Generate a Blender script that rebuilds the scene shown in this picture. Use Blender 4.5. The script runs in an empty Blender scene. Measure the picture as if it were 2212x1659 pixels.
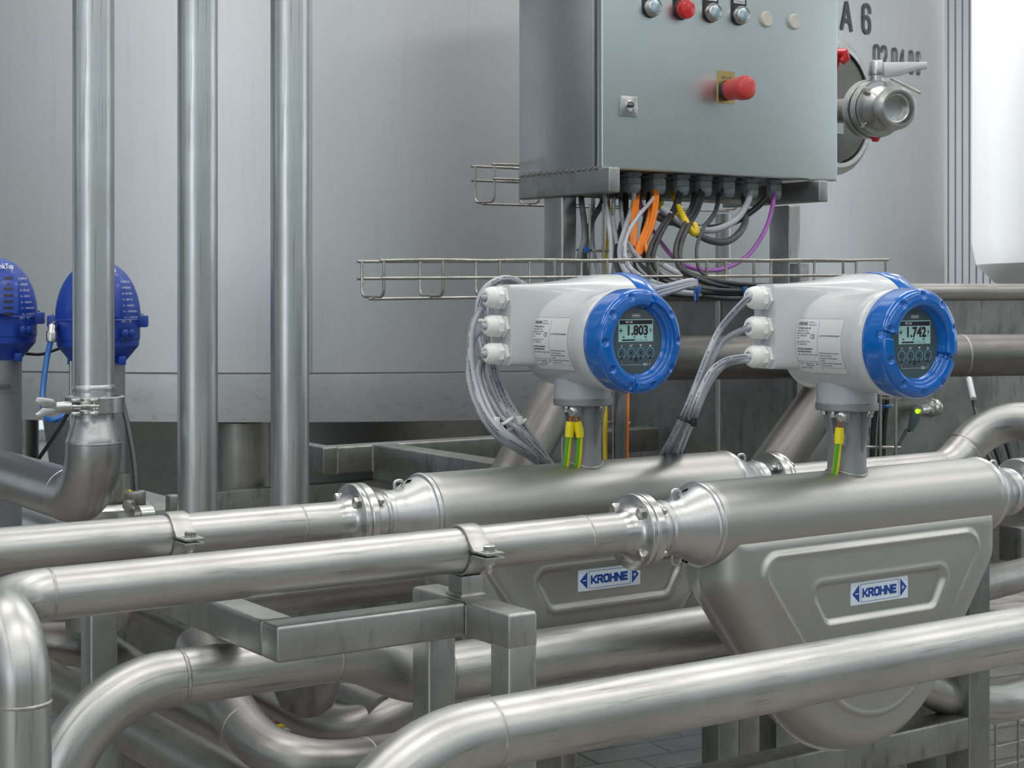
import bpy, bmesh, math, random
from mathutils import Vector, Matrix
random.seed(7)
C = bpy.context.scene.collection
PI = math.pi
# ------------------------------------------------------------------ camera, world, lamps, exposure
A = math.radians(55.5)              # angle between the pipe direction (+X) and the line of sight
CA, SA, F = math.cos(A), math.sin(A), 3500.0
H = 1.30                            # camera height above the floor; heights below are relative to it
cam = bpy.data.cameras.new('camera'); camo = bpy.data.objects.new('camera', cam); C.objects.link(camo)
camo.location = (0, 0, H); camo.rotation_euler = (PI/2, 0, A - PI/2)
cam.sensor_fit = 'HORIZONTAL'; cam.sensor_width = 36; cam.lens = 36*F/2212
cam.shift_y = -(829.5-630)/2212; cam.clip_start = .05; cam.clip_end = 100
bpy.context.scene.camera = camo
cam.dof.use_dof = True; cam.dof.focus_distance = 2.15; cam.dof.aperture_fstop = 22
vs = bpy.context.scene.view_settings
vs.view_transform = 'Standard'; vs.look = 'None'; vs.gamma = 1; vs.use_curve_mapping = False
vs.exposure = -0.70
w = bpy.data.worlds.new('sky'); bpy.context.scene.world = w; w.use_nodes = True
bg = w.node_tree.nodes['Background']; bg.inputs[0].default_value = (.86, .93, 1, 1); bg.inputs[1].default_value = 1.6

def lamp(name, loc, sx, sy, power, col, rot=(0, 0, 0)):
    l = bpy.data.lights.new(name, 'AREA'); l.shape = 'RECTANGLE'; l.size = sx; l.size_y = sy; l.energy = power; l.color = col
    o = bpy.data.objects.new(name, l); C.objects.link(o); o.location = loc; o.rotation_euler = rot
    return o
CEIL = 5.2
for y in (-3.5, 2.2, 8): lamp('window_fill_lamp', (14.9, y, 2.9), 3.9, 3.8, 90, (.92, .97, 1), (0, PI/2, 0))  # area lamps added at the right windows to brighten the white vessel
lamp('window_fill_lamp', (-6.9, -3.5, 2.4), 3.9, 3.9, 110, (.93, .97, 1), (0, -PI/2, 0))  # area lamp added to strengthen the daylight at the left window
def fill_spot(loc, aim, power):
    l = bpy.data.lights.new('vessel_fill_beam', 'SPOT'); l.energy = power; l.spot_size = math.radians(44); l.spot_blend = .6; l.shadow_soft_size = .2
    o = bpy.data.objects.new('vessel_fill_beam', l); C.objects.link(o); o.location = loc; o.rotation_euler = (Vector(aim)-Vector(loc)).to_track_quat('-Z', 'Y').to_euler()
FILL_POS, FAIM = (4.5, 11.0, 4.7), (5.8, 4.6, 2.0); fill_spot(FILL_POS, FAIM, 5200)  # spot added out of view, only to turn the vessel's visible side white
LAMPS = [(x, y) for x in (-3.2, 0.2, 3.6, 7.0) for y in (-3.4, 0.1, 3.0)]
for x, y in LAMPS:
    lamp('ceiling_lamp_light', (x, y, CEIL-.16), 2.6, .8, 62, (1, .985, .96))

# ------------------------------------------------------------------ pixel rays of the camera as real points (z relative to camera)
def U(px): return (px-1106)/F
def atD(px, py, D):
    u = U(px); return Vector((D*(CA+u*SA), D*(SA-u*CA), (630-py)/F*D))
def atY(px, py, Y): return atD(px, py, Y/(SA-U(px)*CA))
def atX(px, py, X): return atD(px, py, X/(CA+U(px)*SA))

# ------------------------------------------------------------------ mesh builder
class MB:
    def __init__(s): s.v = []; s.f = []; s.uv = {}
    def add(s, vs_, fs, uvs=None):
        b = len(s.v); s.v += [Vector(p) for p in vs_]
        for i, f in enumerate(fs):
            s.f.append([b+k for k in f])
            if uvs: s.uv[len(s.f)-1] = uvs[i]
        return s
    def box(s, c, d, M=None):
        c = Vector(c); vs_ = []
        for z in (-1, 1):
            for x, y in ((-1, -1), (1, -1), (1, 1), (-1, 1)):
                p = Vector((x*d[0]/2, y*d[1]/2, z*d[2]/2))
                vs_.append((M @ p if M else p)+c)
        return s.add(vs_, [(3, 2, 1, 0), (4, 5, 6, 7), (0, 1, 5, 4), (1, 2, 6, 5), (2, 3, 7, 6), (3, 0, 4, 7)])
    def b2(s, x0, x1, y0, y1, z0, z1):
        return s.box(((x0+x1)/2, (y0+y1)/2, (z0+z1)/2), (x1-x0, y1-y0, z1-z0))
    def lathe(s, prof, M, n=48, a0=0, a1=2*PI, cap=True, fn=None):
        """profile of (r, h) revolved about local Z of matrix M"""
        full = abs(a1-a0-2*PI) < 1e-6; m = n if full else n+1
        vs_ = []
        for r, h in prof:
            for k in range(m):
                t = a0+(a1-a0)*k/n
                rr, hh = fn(r, h, t) if fn else (r, h)
                vs_.append(M @ Vector((rr*math.cos(t), rr*math.sin(t), hh)))
        fs, uv = [], []
        L = 0
        for j in range(len(prof)-1):
            dl = math.hypot(prof[j+1][0]-prof[j][0], prof[j+1][1]-prof[j][1]); R = max(prof[j][0], prof[j+1][0])
            for k in range(n):
                k2 = (k+1) % m
                fs.append((j*m+k, j*m+k2, (j+1)*m+k2, (j+1)*m+k))
                u0, u1 = R*2*PI*k/n, R*2*PI*(k+1)/n
                uv.append([(u0, L), (u1, L), (u1, L+dl), (u0, L+dl)])
            L += dl
        s.add(vs_, fs, uv)
        if cap and full:
            b = len(s.v)-len(vs_)
            if prof[0][0] > 1e-5: s.f.append([b+k for k in range(m)][::-1])
            if prof[-1][0] > 1e-5: s.f.append([b+(len(prof)-1)*m+k for k in range(m)])
        return s
    def tube(s, pts, rad, n=28, cap=True, closed=False):
        pts = [Vector(p) for p in pts]; N = len(pts)
        if not hasattr(rad, '__len__'): rad = [rad]*N
        tan = []
        for i in range(N):
            if closed: t = pts[(i+1) % N]-pts[i-1]
            else: t = pts[min(i+1, N-1)]-pts[max(i-1, 0)]
            tan.append(t.normalized())
        ref = Vector((0, 0, 1)) if abs(tan[0].z) < .9 else Vector((1, 0, 0))
        nrm = (ref-tan[0]*ref.dot(tan[0])).normalized()
        vs_, Ls, L = [], [], 0
        for i in range(N):
            if i:
                q = tan[i-1].rotation_difference(tan[i]); nrm = q @ nrm; nrm = (nrm-tan[i]*nrm.dot(tan[i])).normalized()
                L += (pts[i]-pts[i-1]).length
            Ls.append(L); bi = tan[i].cross(nrm)
            for k in range(n):
                t = 2*PI*k/n; vs_.append(pts[i]+(nrm*math.cos(t)+bi*math.sin(t))*rad[i])
        fs, uv = [], []; R = max(rad)
        for i in range(N if closed else N-1):
            j = (i+1) % N; l1 = Ls[j] if j else Ls[i]+.01
            for k in range(n):
                k2 = (k+1) % n
                fs.append((i*n+k, i*n+k2, j*n+k2, j*n+k))
                uv.append([(R*2*PI*k/n, Ls[i]), (R*2*PI*(k+1)/n, Ls[i]), (R*2*PI*(k+1)/n, l1), (R*2*PI*k/n, l1)])
        b = len(s.v); s.add(vs_, fs, uv)
        if cap and not closed:
            s.f.append([b+k for k in range(n)][::-1]); s.f.append([b+(N-1)*n+k for k in range(n)])
        return s
    def prism(s, poly, h0, h1, M):
        n = len(poly)
        vs_ = [M @ Vector((x, y, h0)) for x, y in poly]+[M @ Vector((x, y, h1)) for x, y in poly]
        return s.add(vs_, [tuple(range(n))[::-1], tuple(range(n, 2*n))]+[(k, (k+1) % n, n+(k+1) % n, n+k) for k in range(n)])
    def loft(s, secs, cap=True):
        n = len(secs[0]); vs_ = [p for q in secs for p in q]
        fs = [(j*n+k, j*n+(k+1) % n, (j+1)*n+(k+1) % n, (j+1)*n+k) for j in range(len(secs)-1) for k in range(n)]
        if cap: fs += [tuple(range(n))[::-1], tuple(range((len(secs)-1)*n, len(secs)*n))]
        return s.add(vs_, fs)

def frame(o, z, x=None):
    z = Vector(z).normalized(); x = Vector(x) if x else (Vector((0, 0, 1)) if abs(z.z) < .9 else Vector((1, 0, 0)))
    x = (x-z*x.dot(z)).normalized(); y = z.cross(x)
    return Matrix.Translation(Vector(o)) @ Matrix((x, y, z)).transposed().to_4x4()
def AX(o): return frame(o, (1, 0, 0))
def AZ(o): return frame(o, (0, 0, 1), (1, 0, 0))
def AY(o): return frame(o, (0, -1, 0), (1, 0, 0))      # local z towards -Y, x = +X, y = +Z... (viewer sees x right, y up)
def fillet(pts, r, n=10):
    pts = [Vector(p) for p in pts]; out = [pts[0]]
    for i in range(1, len(pts)-1):
        rr = r[i-1] if hasattr(r, '__len__') else r
        a, b, c = pts[i-1], pts[i], pts[i+1]; d1 = (a-b).normalized(); d2 = (c-b).normalized()
        ang = d1.angle(d2)
        if ang > PI-.02: out.append(b); continue
        t = rr/math.tan(ang/2); p1 = b+d1*t; bis = (d1+d2).normalized(); cen = b+bis*(rr/math.sin(ang/2))
        v1 = p1-cen; v2 = (b+d2*t)-cen; tot = v1.angle(v2); ax = v1.cross(v2).normalized()
        for k in range(n+1): out.append(cen+Matrix.Rotation(tot*k/n, 3, ax) @ v1)
    out.append(pts[-1]); return out
def spline(pts, n=8):
    pts = [Vector(p) for p in pts]; P = [pts[0]*2-pts[1]]+pts+[pts[-1]*2-pts[-2]]; out = []
    for i in range(1, len(P)-2):
        a, b, c, d = P[i-1:i+3]
        for k in range(n):
            t = k/n; out.append(.5*((2*b)+(c-a)*t+(2*a-5*b+4*c-d)*t*t+(3*b-a-3*c+d)*t**3))
    out.append(pts[-1]); return out

# ------------------------------------------------------------------ objects
ORG = {}
def obj(name, mb, mat, parent=None, sharp=32, bevel=0, org=None, segs=2):
    me = bpy.data.meshes.new(name)
    me.from_pydata([tuple(v) for v in mb.v], [], mb.f)
    uvl = me.uv_layers.new(name='UVMap')
    for i, uv in mb.uv.items():
        p = me.polygons[i]
        for k, li in enumerate(p.loop_indices): uvl.data[li].uv = uv[k]
    bm = bmesh.new(); bm.from_mesh(me)
    bmesh.ops.recalc_face_normals(bm, faces=bm.faces)
    if bevel:
        es = [e for e in bm.edges if len(e.link_faces) == 2 and e.calc_face_angle(0) > math.radians(30)]
        bmesh.ops.bevel(bm, geom=es, offset=bevel, segments=segs, affect='EDGES', profile=.5, clamp_overlap=True)
    if org is None:
        lo = Vector([min(v.co[i] for v in bm.verts) for i in range(3)]); hi = Vector([max(v.co[i] for v in bm.verts) for i in range(3)])
        org = (lo+hi)/2; org.z = lo.z
    org = Vector(org)
    bmesh.ops.translate(bm, verts=bm.verts, vec=-org)
    bm.to_mesh(me); bm.free()
    me.polygons.foreach_set('use_smooth', [True]*len(me.polygons)); me.set_sharp_from_angle(angle=math.radians(sharp))
    me.materials.append(mat)
    o = bpy.data.objects.new(name, me); C.objects.link(o)
    ORG[o.name] = org
    if parent: o.parent = parent; o.location = org-ORG[parent.name]
    else: o.location = org+Vector((0, 0, H))
    return o
def tag(o, label, cat=None, group=None, kind=None):
    if label: o['label'] = label
    if cat: o['category'] = cat
    if group: o['group'] = group
    if kind: o['kind'] = kind
    return o
def thing(name, label, cat, loc, group=None):
    o = bpy.data.objects.new(name, None); C.objects.link(o); o.empty_display_size = .05
    ORG[o.name] = Vector(loc); o.location = Vector(loc)+Vector((0, 0, H)); return tag(o, label, cat, group)
def struct(name, mb, mat, parent=None, **k):
    o = obj(name, mb, mat, parent, **k)
    if not parent: o['kind'] = 'structure'
    return o

# ------------------------------------------------------------------ materials
def newmat(name):
    m = bpy.data.materials.new(name); m.use_nodes = True; nt = m.node_tree
    return m, nt, nt.nodes['Principled BSDF']
def plain(name, col, rough=.5, metal=0, coat=0, bump=0, bscale=200, spec=.5, var=0):
    m, nt, b = newmat(name); N = nt.nodes; L = nt.links
    b.inputs['Base Color'].default_value = (*col, 1); b.inputs['Roughness'].default_value = rough
    b.inputs['Metallic'].default_value = metal; b.inputs['Coat Weight'].default_value = coat
    b.inputs['Specular IOR Level'].default_value = spec
    tc = N.new('ShaderNodeTexCoord')
    if bump:
        no = N.new('ShaderNodeTexNoise'); no.inputs['Scale'].default_value = bscale; no.inputs['Detail'].default_value = 2
        L.new(tc.outputs['Object'], no.inputs['Vector']); bu = N.new('ShaderNodeBump')
        bu.inputs['Strength'].default_value = bump; bu.inputs['Distance'].default_value = .001
        L.new(no.outputs[0], bu.inputs['Height']); L.new(bu.outputs[0], b.inputs['Normal'])
    if var:
        n2 = N.new('ShaderNodeTexNoise'); n2.inputs['Scale'].default_value = 14; n2.inputs['Detail'].default_value = 5
        L.new(tc.outputs['Object'], n2.inputs['Vector']); mx = N.new('ShaderNodeMix'); mx.data_type = 'RGBA'
        mx.inputs[6].default_value = (*[c*(1-var) for c in col], 1); mx.inputs[7].default_value = (*[min(1, c*(1+var)) for c in col], 1)
        L.new(n2.outputs[0], mx.inputs[0]); L.new(mx.outputs[2], b.inputs['Base Color'])
    return m
def metal(name, col, r0, r1, coord='Object', stretch=(1, 1, 1), dirt=.25, blot=6, bump=.15, dark=.55, scr=1.0):
    """worn stainless steel: blotchy tone, streaky roughness, fine brushing"""
    m, nt, b = newmat(name); N = nt.nodes; L = nt.links
    b.inputs['Metallic'].default_value = 1
    tc = N.new('ShaderNodeTexCoord'); src = tc.outputs[coord]
    big = N.new('ShaderNodeTexNoise'); big.inputs['Scale'].default_value = blot; big.inputs['Detail'].default_value = 6; big.inputs['Roughness'].default_value = .6
    L.new(tc.outputs['Object'], big.inputs['Vector'])
    mp = N.new('ShaderNodeMapping'); mp.inputs['Scale'].default_value = stretch; L.new(src, mp.inputs['Vector'])
    fine = N.new('ShaderNodeTexNoise'); fine.inputs['Scale'].default_value = 1; fine.inputs['Detail'].default_value = 5; fine.inputs['Roughness'].default_value = .65
    L.new(mp.outputs[0], fine.inputs['Vector'])
    cr = N.new('ShaderNodeValToRGB'); cr.color_ramp.elements[0].position = .32; cr.color_ramp.elements[1].position = .62
    cr.color_ramp.elements[0].color = (*[c*(1-dirt) for c in col], 1); cr.color_ramp.elements[1].color = (*col, 1)
    L.new(big.outputs[0], cr.inputs[0])
    c2 = N.new('ShaderNodeValToRGB'); c2.color_ramp.elements[0].position = .30; c2.color_ramp.elements[1].position = .45
    c2.color_ramp.elements[0].color = (dark, dark, dark, 1); c2.color_ramp.elements[1].color = (1, 1, 1, 1)
    L.new(fine.outputs[0], c2.inputs[0])
    mx = N.new('ShaderNodeMix'); mx.data_type = 'RGBA'; mx.blend_type = 'MULTIPLY'; mx.inputs[0].default_value = scr
    L.new(cr.outputs[0], mx.inputs[6]); L.new(c2.outputs[0], mx.inputs[7]); L.new(mx.outputs[2], b.inputs['Base Color'])
    mr = N.new('ShaderNodeMapRange'); mr.inputs[3].default_value = r1; mr.inputs[4].default_value = r0
    mr.inputs[1].default_value = .3; mr.inputs[2].default_value = .7
    ad = N.new('ShaderNodeMath'); ad.operation = 'ADD'; L.new(big.outputs[0], ad.inputs[0]); L.new(fine.outputs[0], ad.inputs[1])
    hf = N.new('ShaderNodeMath'); hf.operation = 'MULTIPLY'; hf.inputs[1].default_value = .5; L.new(ad.outputs[0], hf.inputs[0])
    L.new(hf.outputs[0], mr.inputs[0]); L.new(mr.outputs[0], b.inputs['Roughness'])
    bu = N.new('ShaderNodeBump'); bu.inputs['Strength'].default_value = bump; bu.inputs['Distance'].default_value = .0006
    L.new(fine.outputs[0], bu.inputs['Height']); L.new(bu.outputs[0], b.inputs['Normal'])
    return m
M_pipe = metal('pipe_steel', (.56, .56, .545), .35, .48, 'UV', (130, 7, 1), .2, 7, .06, .6)
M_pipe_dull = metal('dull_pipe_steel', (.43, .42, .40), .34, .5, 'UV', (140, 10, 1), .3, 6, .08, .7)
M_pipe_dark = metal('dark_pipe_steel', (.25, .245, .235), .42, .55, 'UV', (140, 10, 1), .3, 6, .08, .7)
M_vert = metal('vertical_pipe_steel', (.68, .695, .70), .30, .44, 'UV', (220, 5, 1), .2, 5, .10, .58)
M_elbow = metal('elbow_steel', (.50, .50, .505), .30, .40, 'Object', (60, 60, 90), .12, 6, .05, .85)
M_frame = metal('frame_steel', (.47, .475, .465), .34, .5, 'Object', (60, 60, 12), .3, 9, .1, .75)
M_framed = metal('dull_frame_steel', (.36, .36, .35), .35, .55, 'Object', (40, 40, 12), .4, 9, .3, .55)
M_tank = metal('tank_steel', (.635, .645, .655), .40, .46, 'Object', (60, 60, 3), .08, 1.1, .03, .95)
M_skirt = metal('tank_band_steel', (.56, .57, .58), .36, .5, 'Object', (30, 30, 60), .2, 3, .15, .8)
M_blast = metal('blasted_steel', (.50, .50, .48), .40, .45, 'Object', (900, 900, 900), .05, 4, .12, .9, .4)
M_cast = metal('cast_steel', (.60, .605, .61), .34, .42, 'Object', (500, 500, 500), .06, 12, .2, .85, .5)
M_mach = metal('machined_steel', (.60, .60, .59), .25, .36, 'Object', (80, 80, 80), .15, 30, .06, .8)
M_bolt = metal('bolt_steel', (.62, .61, .59), .2, .34, 'Object', (200, 200, 200), .12, 60, .05, .85)
M_cab = metal('cabinet_steel', (.66, .705, .70), .32, .40, 'Object', (260, 260, 14), .05, 4, .05, .97)
M_cabs = metal('cabinet_side_steel', (.70, .705, .72), .32, .42, 'Object', (260, 260, 10), .14, 4, .06, .9)
M_wire = metal('wire_steel', (.52, .50, .46), .3, .45, 'Object', (200, 200, 200), .3, 30, .2, .6)
M_rust = plain('weld_scale', (.20, .15, .12), .7, .5, var=.4)
M_weld = metal('weld_bead_steel', (.58, .56, .55), .25, .4, 'Object', (900, 900, 900), .4, 60, .9, .5)
M_grey = plain('grey_enamel', (.57, .59, .60), .30, 0, .35, .03, 900)
M_greyd = plain('grey_enamel_collar', (.45, .48, .515), .38, 0, .15, .05, 1200)
M_neck = plain('neck_paint', (.30, .315, .325), .42, .5, 0, .5, 1500)
M_blue = plain('blue_enamel', (.0, .125, .50), .22, 0, .6, .02, 500)
M_blue2 = plain('valve_blue', (.012, .055, .36), .42, 0, .15, .08, 400, var=.12)
M_blue3 = plain('valve_blue_recess', (.006, .03, .2), .5)
M_white = plain('white_nylon', (.80, .81, .80), .35, 0, .1)
M_ggl = plain('grey_nylon', (.20, .235, .24), .45, 0, 0, .05)
M_disp = plain('display_panel', (.065, .10, .115), .28, 0, .3)
M_lcd = plain('lcd_green', (.40, .66, .62), .4)
M_ink = plain('ink_dark', (.02, .015, .025), .5)
M_inkg = plain('ink_grey', (.10, .11, .13), .55)
M_ringb = plain('button_ring_blue', (.15, .33, .44), .4)
M_pale = plain('print_white', (.72, .76, .78), .45)
M_foil = plain('label_foil', (.66, .68, .68), .42, 0)
M_stick = plain('sticker_white', (.66, .76, .86), .35, 0, .2)
M_logo = plain('logo_blue', (.006, .055, .30), .4)
M_tankink = plain('tank_lettering', (.055, .07, .085), .45)
M_red = plain('red_plastic', (.62, .018, .022), .32, 0, .3, .03, 300, var=.08)
M_redp = plain('pink_red_rubber', (.60, .05, .05), .4, 0, .2, .1, 500, var=.12)
M_black = plain('black_plastic', (.018, .018, .02), .4)
M_cream = plain('cream_plastic', (.62, .60, .54), .35)
M_brass = metal('brass_plate', (.62, .46, .20), .3, .4, 'Object', (60, 60, 60), .1, 20, .05, .9)
M_chromb = metal('pale_blue_chrome', (.58, .68, .74), .2, .3, 'Object', (60, 60, 60), .05, 20, .05, .95)
M_dpk = plain('cable_dusky_pink', (.22, .09, .12), .5)
M_cg = plain('cable_grey', (.36, .385, .43), .42, 0, .1)
M_cgl = plain('cable_light_grey', (.44, .465, .51), .42, 0, .1)
M_cgd = plain('cable_dark_grey', (.10, .115, .12), .45)
def printed(name, col):
    m = plain(name, col, .42, 0, .1); nt = m.node_tree; N = nt.nodes; L = nt.links; b = N['Principled BSDF']
    tc = N.new('ShaderNodeTexCoord'); sp = N.new('ShaderNodeSeparateXYZ'); L.new(tc.outputs['UV'], sp.inputs[0])
    def mth(op, a, c):
        q = N.new('ShaderNodeMath'); q.operation = op
        for i, x in enumerate((a, c)):
            if hasattr(x, 'default_value'): L.new(x, q.inputs[i])
            else: q.inputs[i].default_value = x
        return q.outputs[0]
    band = mth('LESS_THAN', mth('ABSOLUTE', mth('SUBTRACT', sp.outputs[0], .0105), 0), .0009)
    band = mth('MAXIMUM', band, mth('LESS_THAN', mth('ABSOLUTE', mth('SUBTRACT', sp.outputs[0], .0235), 0), .0009))
    n1 = N.new('ShaderNodeTexNoise'); n1.inputs['Scale'].default_value = 1; mp = N.new('ShaderNodeMapping'); mp.inputs['Scale'].default_value = (600, 700, 1); L.new(tc.outputs['UV'], mp.inputs[0]); L.new(mp.outputs[0], n1.inputs[0])
    n2 = N.new('ShaderNodeTexNoise'); n2.inputs['Scale'].default_value = 1; m2_ = N.new('ShaderNodeMapping'); m2_.inputs['Scale'].default_value = (0, 45, 1); L.new(tc.outputs['UV'], m2_.inputs[0]); L.new(m2_.outputs[0], n2.inputs[0])
    fac = mth('MULTIPLY', mth('MULTIPLY', band, mth('GREATER_THAN', n1.outputs[0], .47)), mth('GREATER_THAN', n2.outputs[0], .46))
    mx = N.new('ShaderNodeMix'); mx.data_type = 'RGBA'; L.new(fac, mx.inputs[0]); mx.inputs[6].default_value = (*col, 1); mx.inputs[7].default_value = (.03, .03, .04, 1); L.new(mx.outputs[2], b.inputs[0])
    return m
M_cgl = printed('cable_light_grey_printed', (.44, .465, .51))
M_ck = plain('cable_black', (.022, .023, .025), .42)
M_co = plain('cable_orange', (.80, .22, .02), .42)
M_cp = plain('cable_violet', (.33, .10, .40), .4)
M_cy = plain('cable_yellow', (.72, .52, .02), .42)
M_cyl = plain('yellow_sleeve', (.85, .70, .01), .4)
M_cgn = plain('stripe_green', (.10, .42, .02), .42)
M_cb = plain('hose_blue', (.005, .12, .42), .3, 0, .3)
M_ties = plain('tie_blue', (.02, .10, .35), .4)
M_copper = plain('copper_wire', (.5, .2, .08), .4, 1)
M_wall = plain('wall_paint', (.62, .66, .67), .7, 0, 0, .05, 80)
M_walld = plain('wall_tile_teal', (.07, .17, .17), .35, 0, 0)
M_teal = plain('pale_teal_paint', (.42, .72, .66), .5)
M_ceil = plain('ceiling_paint', (.78, .80, .81), .8)
M_alu = plain('alu_profile', (.62, .63, .64), .4, .6)
M_wtank = plain('white_tank_shell', (.88, .89, .90), .3, .15, .2)
m_, nt_, b_ = newmat('lamp_diffuser'); b_.inputs['Emission Color'].default_value = (1, .97, .93, 1); b_.inputs['Emission Strength'].default_value = 2.2; M_lamp = m_
m_, nt_, b_ = newmat('status_light'); b_.inputs['Emission Color'].default_value = (.55, 1, 0, 1); b_.inputs['Emission Strength'].default_value = 1.6; b_.inputs['Base Color'].default_value = (.5, .9, 0, 1); M_led = m_
m_, nt_, b_ = newmat('window_glass'); b_.inputs['Transmission Weight'].default_value = 1; b_.inputs['Roughness'].default_value = 0; b_.inputs['IOR'].default_value = 1.02; b_.inputs['Base Color'].default_value = (.88, .95, .94, 1); M_glass = m_
def floor_mat():
    m, nt, b = newmat('floor_tiles'); N = nt.nodes; L = nt.links
    tc = N.new('ShaderNodeTexCoord'); mp = N.new('ShaderNodeMapping'); mp.inputs['Rotation'].default_value = (0, 0, .12); L.new(tc.outputs['Object'], mp.inputs[0])
    br = N.new('ShaderNodeTexBrick'); br.inputs['Scale'].default_value = 1; br.inputs['Brick Width'].default_value = .24; br.inputs['Row Height'].default_value = .12
    br.inputs['Mortar Size'].default_value = .005; br.inputs['Color1'].default_value = (.25, .235, .21, 1); br.inputs['Color2'].default_value = (.32, .30, .27, 1); br.inputs['Mortar'].default_value = (.06, .055, .05, 1)
    L.new(mp.outputs[0], br.inputs[0]); no = N.new('ShaderNodeTexNoise'); no.inputs['Scale'].default_value = 9; no.inputs['Detail'].default_value = 6; L.new(tc.outputs['Object'], no.inputs[0])
    mx = N.new('ShaderNodeMix'); mx.data_type = 'RGBA'; mx.blend_type = 'OVERLAY'; mx.inputs[0].default_value = .6; L.new(br.outputs[0], mx.inputs[6]); L.new(no.outputs[0], mx.inputs[7])
    L.new(mx.outputs[2], b.inputs[0]); b.inputs['Roughness'].default_value = .38
    return m
M_floor = floor_mat()

# ------------------------------------------------------------------ lettering
def text2d(s, size, bold=0, sx=1, align='CENTER'):
    cu = bpy.data.curves.new('t', 'FONT'); cu.body = s; cu.size = size; cu.offset = bold; cu.align_x = align; cu.align_y = 'CENTER'; cu.resolution_u = 3
    o = bpy.data.objects.new('t', cu); C.objects.link(o)
    me = bpy.data.meshes.new_from_object(o.evaluated_get(bpy.context.evaluated_depsgraph_get()))
    vs_ = [(v.co.x*sx, v.co.y) for v in me.vertices]; fs = [tuple(p.vertices) for p in me.polygons]
    bpy.data.objects.remove(o); bpy.data.curves.remove(cu); bpy.data.meshes.remove(me)
    return vs_, fs
def put(mb, vf, fn):
    o = fn(0, 0); nn = (fn(.001, 0)-o).cross(fn(0, .001)-o).normalized()     # strokes of a drawn letter lie a hair above one another
    mb.add([fn(p[0], p[1])+(nn*p[2] if len(p) > 2 else nn*0) for p in vf[0]], vf[1]); return mb
def rect(x0, y0, x1, y1, n=1):
    vs_ = []; fs = []
    for i in range(n+1):
        x = x0+(x1-x0)*i/n; vs_ += [(x, y0), (x, y1)]
    for i in range(n): fs.append((2*i, 2*i+2, 2*i+3, 2*i+1))
    return vs_, fs
def rectv(x0, y0, x1, y1, n=6):
    vs_, fs = rect(y0, x0, y1, x1, n); return [(b, a) for a, b in vs_], fs
def border(x0, y0, x1, y1, t):
    out = [rect(x0, y0, x1, y0+t), rect(x0, y1-t, x1, y1), rectv(x0, y0, x0+t, y1), rectv(x1-t, y0, x1, y1)]
    return out
def poly(p): return p, [tuple(range(len(p)))]
def annulus(cx, cy, r0, r1, a0=0, a1=2*PI, n=28):
    vs_ = []; fs = []
    for k in range(n+1):
        t = a0+(a1-a0)*k/n; vs_ += [(cx+r0*math.cos(t), cy+r0*math.sin(t)), (cx+r1*math.cos(t), cy+r1*math.sin(t))]
    for k in range(n): fs.append((2*k, 2*k+1, 2*k+3, 2*k+2))
    return vs_, fs
def disc2(cx, cy, r, n=20): return [(cx+r*math.cos(2*PI*k/n), cy+r*math.sin(2*PI*k/n)) for k in range(n)], [tuple(range(n))]
# squared logo capitals drawn as strokes
STROKES = {'K': [((0, 0), (0, 1)), ((0, .45), (.22, .45)), ((.22, .45), (.75, 1)), ((.22, .5), (.75, 0))],
           'R': [((0, 0), (0, 1)), ((0, 1), (.6, 1)), ((.6, 1), (.72, .86)), ((.72, .86), (.72, .62)), ((.72, .62), (.6, .46)), ((.6, .46), (0, .46)), ((.38, .46), (.74, 0))],
           'O': [((0, .16), (0, .84)), ((.75, .16), (.75, .84)), ((.14, 0), (.61, 0)), ((.14, 1), (.61, 1)), ((0, .16), (.14, 0)), ((.61, 0), (.75, .16)), ((0, .84), (.14, 1)), ((.61, 1), (.75, .84))],
           'H': [((0, 0), (0, 1)), ((.75, 0), (.75, 1)), ((0, .5), (.75, .5))],
           'N': [((0, 0), (0, 1)), ((.75, 0), (.75, 1)), ((.0, 1), (.75, 0))],
           'E': [((0, 0), (0, 1)), ((0, 0), (.66, 0)), ((0, .5), (.6, .5)), ((0, 1), (.66, 1))]}
def logo2d(s, h, t, sx=1.0):
    vs_, fs = [], []; X = 0
    for ch in s:
        for (a, b) in STROKES[ch]:
            a = Vector((X+a[0]*h*sx, (a[1]-.5)*(h-t))); b = Vector((X+b[0]*h*sx, (b[1]-.5)*(h-t))); d = (b-a).normalized(); n = Vector((-d.y, d.x))*t/2
            a2 = a-d*t/2; b2 = b+d*t/2; k = len(vs_)
            e = len(fs)*.000008; vs_ += [(*p, e) for p in (a2-n, b2-n, b2+n, a2+n)]; fs.append((k, k+1, k+2, k+3))
        X += (1.0*sx)*h+t*.25
    w = X-h*.25*sx
    return [(x-w/2, y, e) for x, y, e in vs_], fs

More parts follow.
